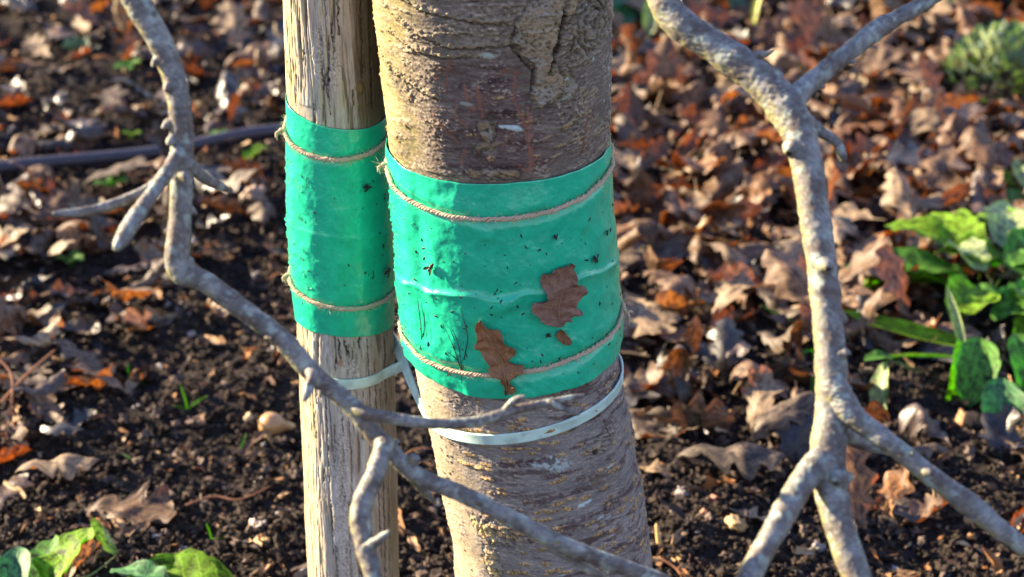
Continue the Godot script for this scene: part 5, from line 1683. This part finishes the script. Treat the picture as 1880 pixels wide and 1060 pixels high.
	seedling("small round leaved green weed midway down the left side", -0.646, -1.050, 6, 0.024, "green", 1.3)
	seedling("tiny yellow green weed at the far side of the hose", -0.655, -1.590, 4, 0.024, "lime", 1.2)
	seedling("small dark green weed against the hose behind the hanging branch", -0.582, -1.528, 6, 0.031, "green", 1.2)
	seedling("tiny green weed right of the hanging branch by the hose", -0.500, -1.560, 5, 0.025, "green", 1.2)
	seedling("small round green weed behind the grey rosette's right side", -0.72, -1.93, 4, 0.031, "green", 1.3)
	seedling("tiny bright weed on dark soil close left of the stake band", -0.350, -1.100, 3, 0.012, "lime", 1.2)
	seedling("small green weed in the litter above the spreading weed", 0.70, -1.72, 4, 0.034, "green", 1.2)
	# the grey-green rosette
	var leaves := []
	for i in 46:
		var a := rng.randf() * TAU
		var d := 0.024 * sqrt(rng.randf())
		var h := 0.004 + 0.022 * (1.0 - d / 0.026)
		leaves.append([g.call(-0.841 + cos(a) * d, -2.055 + sin(a) * d * 0.7, h), rad_to_deg(-a) - 90.0, 62.0 - d * 1500.0, 0.0, rng.randf_range(0.014, 0.024), 0.008, "grey_green", 1.2, 0.4, 0.8, 0.02, 0.0])
	leaves.push_front([g.call(-0.841, -2.055, 0.02), 0.0, 80.0, 0.0, 0.016, 0.008, "grey_green", 1.2, 0.4, 0.8, 0.02, 0.0])
	bush("rosette_plant", "small grey green rosette plant beyond the hose at upper left", "plant", leaves)
	# dark foliage along the top
	plant("leafy_plant", "dark blue green leaf behind the trunk at the top", "plant", [
		[g.call(0.235, -2.230, 0.01), 20.0, 58.0, 0.0, 0.20, 0.10, "dark_green", 1.0, -0.5, 0.5, 0.08, 0.0],
		[g.call(0.275, -2.170, 0.01), -15.0, 60.0, 10.0, 0.085, 0.036, "pale_green", 1.0, 0.4, 0.8, 0.05, 0.0]])
	plant("leafy_plant", "green leaf with a yellow edge above the thick branch at the top", "plant", [
		[g.call(0.465, -2.230, 0.01), 10.0, 58.0, 0.0, 0.17, 0.085, "dark_green", 1.0, -0.3, 0.5, 0.08, 0.0],
		[g.call(0.485, -2.190, 0.01), -14.0, 66.0, 40.0, 0.10, 0.026, "yellow_green", 1.0, -0.4, 0.8, 0.06, 0.0]])
	plant("leafy_plant", "dark green leaves in the top right corner", "plant", [
		[g.call(1.05, -2.30, 0.02), 10.0, 50.0, 0.0, 0.16, 0.085, "dark_green", 1.0, -0.5, 0.5, 0.08, 0.0],
		[g.call(0.93, -2.28, 0.02), 40.0, 34.0, 0.0, 0.14, 0.075, "green", 1.0, -0.5, 0.5, 0.08, 0.0],
		[g.call(0.84, -2.05, 0.02), 70.0, 30.0, 0.0, 0.12, 0.06, "dark_green", 1.0, -0.6, 0.5, 0.08, 0.0]])
	var round_leaves := []
	for i in 460:
		var a := rng.randf() * TAU
		var up := rng.randf()
		var d := 0.115 * sqrt(1.0 - up * up)
		round_leaves.append([g.call(0.905 + cos(a) * d * 0.85, -1.84 + sin(a) * d * 0.85, 0.010 + 0.088 * up), rad_to_deg(-a) - 90.0, 20.0 + 60.0 * up, rng.randf_range(-20, 20), rng.randf_range(0.016, 0.026), 0.017, "pale_green" if rng.randf() < 0.6 else "grey_green", 1.1, 0.3, 0.6, 0.04, 0.0])
	bush("low_bush", "rounded pale green cushion plant at the upper right edge", "plant", round_leaves)


func bush(called: String, label: String, category: String, leaves: Array) -> void:
	var first: Vector3 = leaves[0][0]
	var root := thing(called, label, category, Vector3(first.x, ground(first.x, first.z), first.z))
	var groups := {}
	for i in leaves.size():
		var l: Array = leaves[i]
		if not groups.has(l[6]):
			groups[l[6]] = SurfaceTool.new()
			groups[l[6]].begin(Mesh.PRIMITIVE_TRIANGLES)
		groups[l[6]].append_from(blade(i, l[4], l[5], l[7], l[8], l[9], l[10], 0.0, 4, 6), 0, Transform3D(turned(l[1], l[2], l[3]), l[0] - root.position))
		var base: Vector3 = l[0] - root.position
		groups[l[6]].append_from(tube([_v4(base * 0.3, 0.0012), _v4(base, 0.001)], 4), 0, Transform3D.IDENTITY)
	for k in groups:
		tag(put(groups[k].commit(), "foliage", M[k], root), "", "", "", "stuff")


func build_scraps() -> void:
	var heap := Node3D.new()
	heap.name = "leaf_scraps"
	add_child(heap)
	tag(heap, "scraps of broken dry leaf strewn over the soil", "leaf scraps", "", "stuff")
	for k in 3:
		var xf := []
		var cols := []
		for i in 520:
			var z := 0.10 - 2.3 * pow(rng.randf(), 1.3)
			var half := 0.27 * (1.5 - z + 0.3) + 0.1
			var x := rng.randf_range(-half, half)
			var r := 0.0035 + 0.012 * pow(rng.randf(), 2.6)
			var b := turned(rng.randf_range(0, 360), rng.randfn(0.0, 25.0), rng.randfn(0.0, 25.0)).scaled_local(Vector3(r, r, r * rng.randf_range(0.8, 2.2)))
			xf.append(Transform3D(b, Vector3(x, ground(x, z) + 0.004 + r * 0.25, z)))
			cols.append([Color(0.30, 0.19, 0.11), Color(0.20, 0.11, 0.055), Color(0.13, 0.085, 0.06), Color(0.38, 0.27, 0.16), Color(0.26, 0.12, 0.05), Color(0.06, 0.045, 0.04)][rng.randi_range(0, 5)] * rng.randf_range(0.75, 1.15))
		var P := PackedVector3Array()
		var white := PackedColorArray()
		for r in 7:
			for c in 6:
				var u := c / 2.5 - 1.0
				var v := r / 3.0 - 1.0
				var w := sqrt(maxf(0.04, 1.0 - v * v)) * (0.8 + 0.7 * soft.get_noise_2d(v * 2.0 + k * 7.0, signf(u) * 3.0))
				P.append(Vector3(u * w * 0.6, 0.35 * absf(u) * w + 0.4 * soft.get_noise_3d(u * 1.2, v * 1.2, k * 5.0) - 0.2 * v * v, -v))
				white.append(Color.WHITE)
		scatter(heap, "leaf_scrap", sheet(6, 7, P, PackedVector2Array(), white), M.crumb, xf, cols)


func build_twiglets() -> void:
	var xf := []
	for i in 260:
		var z := 0.10 - 2.3 * pow(rng.randf(), 1.3)
		var half := 0.27 * (1.5 - z + 0.3) + 0.1
		var x := rng.randf_range(-half, half)
		var r := 0.010 + 0.028 * pow(rng.randf(), 2.0)
		xf.append(Transform3D(turned(rng.randf_range(0, 360), rng.randfn(0.0, 9.0), rng.randf_range(0, 360)).scaled_local(Vector3.ONE * r), Vector3(x, ground(x, z) + 0.004, z)))
	var heap := Node3D.new()
	heap.name = "twig_litter"
	add_child(heap)
	tag(heap, "thin bits of dead twig and root strewn over the soil", "twig litter", "", "stuff")
	scatter(heap, "twig_scrap", tube(rounded([Vector4(0, 0, -1, 0.045), Vector4(0.12, 0.05, -0.3, 0.05), Vector4(-0.08, -0.04, 0.3, 0.042), Vector4(0.15, 0.05, 1, 0.02)], 4), 6, 0.3), M.stalk, xf)


func build_stones() -> void:
	# [x, z, radius, r, g, b, label]
	for s in [[0.170, -0.600, 0.012, 0.46, 0.31, 0.19, "tan rounded stone close right of the trunk, left of a grey one"], [0.205, -0.605, 0.012, 0.30, 0.24, 0.19, "greyish rounded stone just right of the tan one by the trunk"], [0.249, -0.312, 0.011, 0.36, 0.24, 0.12, "speckled tan stone on the soil low right of the trunk"],
			[0.263, -0.279, 0.006, 0.50, 0.24, 0.10, "small orange pebble below the speckled tan stone"], [0.196, -0.385, 0.007, 0.42, 0.34, 0.28, "small pale stone right of the trunk on bare soil"], [0.525, -0.352, 0.010, 0.46, 0.28, 0.14, "amber pebble near the lower right corner"], [0.560, -0.560, 0.013, 0.30, 0.16, 0.07, "round brown nut like stone below the strap leaves"],
			[-0.290, -0.330, 0.005, 0.50, 0.42, 0.34, "small cream pebble left of the foot of the stake"], [-0.272, -0.285, 0.0055, 0.50, 0.33, 0.14, "small amber pebble left of the stake near the bottom edge"], [-0.298, -0.440, 0.0055, 0.46, 0.43, 0.38, "pale grey pebble on bare soil left of the stake"], [-0.33, -0.60, 0.0055, 0.46, 0.33, 0.2, "small tan pebble beside the bulb, towards the grass tuft"],
			[-0.395, -0.90, 0.006, 0.58, 0.60, 0.52, "white pebble on dark soil left of the stake band"], [-0.278, -0.850, 0.009, 0.62, 0.60, 0.54, "white pebble touching the left edge of the stake band"], [-0.405, -1.27, 0.018, 0.30, 0.22, 0.17, "rounded brown clod left of the upper stake band"], [0.215, -0.335, 0.004, 0.5, 0.25, 0.15, "tiny reddish pebble right of the trunk foot"], [0.23, -0.36, 0.005, 0.33, 0.12, 0.08, "tiny red stone above the speckled tan stone"]]:
		var m := lump(int(absf(s[0]) * 1000.0), 0.75, 12, 16)
		var o := put(m, "pebble", null)
		var mat := plain(Color(s[3], s[4], s[5]), 0.65, 0.4)
		o.material_override = mat
		o.position = Vector3(s[0], ground(s[0], s[1]) + s[2] * 0.35, s[1])
		o.basis = turned(s[0] * 9000.0, 20.0, s[1] * 100.0).scaled_local(Vector3(s[2] * 1.15, s[2] * 0.8, s[2]))
		tag(o, s[6], "stone")


func build_small_things() -> void:
	# bulb with a papery neck, lying on its side
	var bulb := thing("flower_bulb", "shiny tan flower bulb lying on the soil left of the stake", "bulb", Vector3(-0.294, ground(-0.294, -0.568) + 0.012, -0.568))
	bulb.rotation_degrees = Vector3(10, 12, -12)
	var prof := [[-0.019, 0.001], [-0.0185, 0.006], [-0.016, 0.0105], [-0.010, 0.0145], [-0.003, 0.0155], [0.004, 0.0135], [0.010, 0.0095], [0.014, 0.0065], [0.018, 0.005], [0.022, 0.0042]]
	var pts := []
	for p in prof:
		pts.append(Vector4(p[0], 0, 0, p[1]))
	put(tube(rounded(pts, 4), 28, 0.05, false, false), "body", M.bulb, bulb)
	put(tube(rounded([Vector4(0.019, 0, 0, 0.0048), Vector4(0.023, 0.001, 0.001, 0.0042), Vector4(0.026, 0.002, 0.002, 0.0028)], 5), 12, 0.25), "neck", M.bulb_neck, bulb)
	put(tube(rounded([Vector4(-0.012, -0.008, 0.008, 0.0009), Vector4(-0.002, -0.012, 0.022, 0.0009), Vector4(0.008, -0.012, 0.04, 0.0006)], 5), 6), "root", M.dry, bulb)
	# twigs and stalks on the ground
	var n := 0
	for s in [
		["reddish dry stalk leaning at the left edge, the longer of two", [[-0.640, 0.004, -0.60], [-0.615, 0.03, -0.645], [-0.585, 0.055, -0.685]], 0.0022, "stalk"],
		["curved reddish dry stalk at the left edge, the shorter of two", [[-0.625, 0.003, -0.60], [-0.630, 0.035, -0.63], [-0.665, 0.055, -0.66]], 0.0022, "stalk"],
		["thin dark stick lying on the soil right of the lone oak leaf", [[-0.375, 0.006, -0.372], [-0.345, 0.013, -0.392], [-0.315, 0.009, -0.388], [-0.28, 0.014, -0.412]], 0.0017, "stalk"],
		["short pale stick standing by the lone oak leaf", [[-0.355, 0.0, -0.375], [-0.358, 0.018, -0.39]], 0.0022, "dry"],
		["small cream stick standing right of the trunk near the bottom edge", [[0.163, -0.004, -0.275], [0.158, 0.03, -0.285]], 0.0042, "bulb_neck"],
		["thin grey stick leaning in the soil left of the branch", [[0.27, 0.0, -0.62], [0.30, 0.025, -0.66]], 0.0016, "dry"],
		["pale upright twig in the leaves right of the branch fork", [[0.487, 0.0, -0.385], [0.486, 0.045, -0.40]], 0.003, "dry"],
		["long thin stem standing in the litter right of the trunk top", [[0.235, 0.0, -1.62], [0.265, 0.07, -1.68]], 0.0022, "dry"]]:
		var q := []
		for p in s[1]:
			q.append(Vector4(p[0], ground(p[0], p[2]) + p[1], p[2], s[2]))
		tag(put(tube(rounded(q, 7), 8, 0.25), "dry_stick", M[s[3]]), s[0], "stick")
		n += 1
	# flies caught in the grease
	var spots := [["dead black fly near the right edge of the trunk band", true, 50.7, 0.506, 0.6, 0.0021], ["dead dark fly on the left part of the trunk band above the fold", true, -38.4, 0.505, 2.6, 0.0024], ["dead dark fly low on the right of the stake band", false, 57.8, 0.4473, 1.8, 0.0022], ["flattened black fly high on the stake band", false, 34.7, 0.5331, 1.4, 0.0020], ["small dead fly below the lobed leaf on the trunk band", true, 20.0, 0.4505, 1.0, 0.0013], ["small dead fly at the right edge of the trunk band, under the upper twine", true, 63.0, 0.522, 0.2, 0.0013], ["small dark fly above the lobed leaf on the trunk band", true, 27.0, 0.536, 0.4, 0.0013]]
	for s in spots:
		var th := deg_to_rad(s[2])
		var p: Vector3 = band_point(th, s[3], 0.0003) if s[1] else wrap_point(th, s[3], 0.0003)
		var q: Vector3 = (band_point(th, s[3], 0.01) if s[1] else wrap_point(th, s[3], 0.01)) - p
		fly(s[0], p, q.normalized(), s[4], s[5])
	# a wisp of dead grass glued to the band
	var wisp := thing("grass_wisp", "wisp of fine black dead grass stalks stuck low on the trunk band", "grass", band_point(deg_to_rad(-26.0), 0.414))
	for s in [[[-26.0, 0.412], [-28.0, 0.436], [-34.3, 0.4578]], [[-26.0, 0.412], [-25.5, 0.440], [-29.0, 0.455]], [[-26.0, 0.412], [-22.0, 0.436], [-20.5, 0.450], [-22.8, 0.477]], [[-26.0, 0.420], [-21.5, 0.436]], [[-26.2, 0.425], [-33.0, 0.432]], [[-26.0, 0.412], [-27.0, 0.402]], [[-51.0, 0.47], [-50.0, 0.44], [-52.0, 0.42]], [[-47.0, 0.462], [-45.0, 0.43]]]:
		var q := []
		for p in s:
			q.append(_v4(band_point(deg_to_rad(p[0]), p[1], 0.0009) - wisp.position, 0.00038))
		put(tube(rounded(q, 6), 4, 0.3), "grass_stalk", M.speck, wisp)
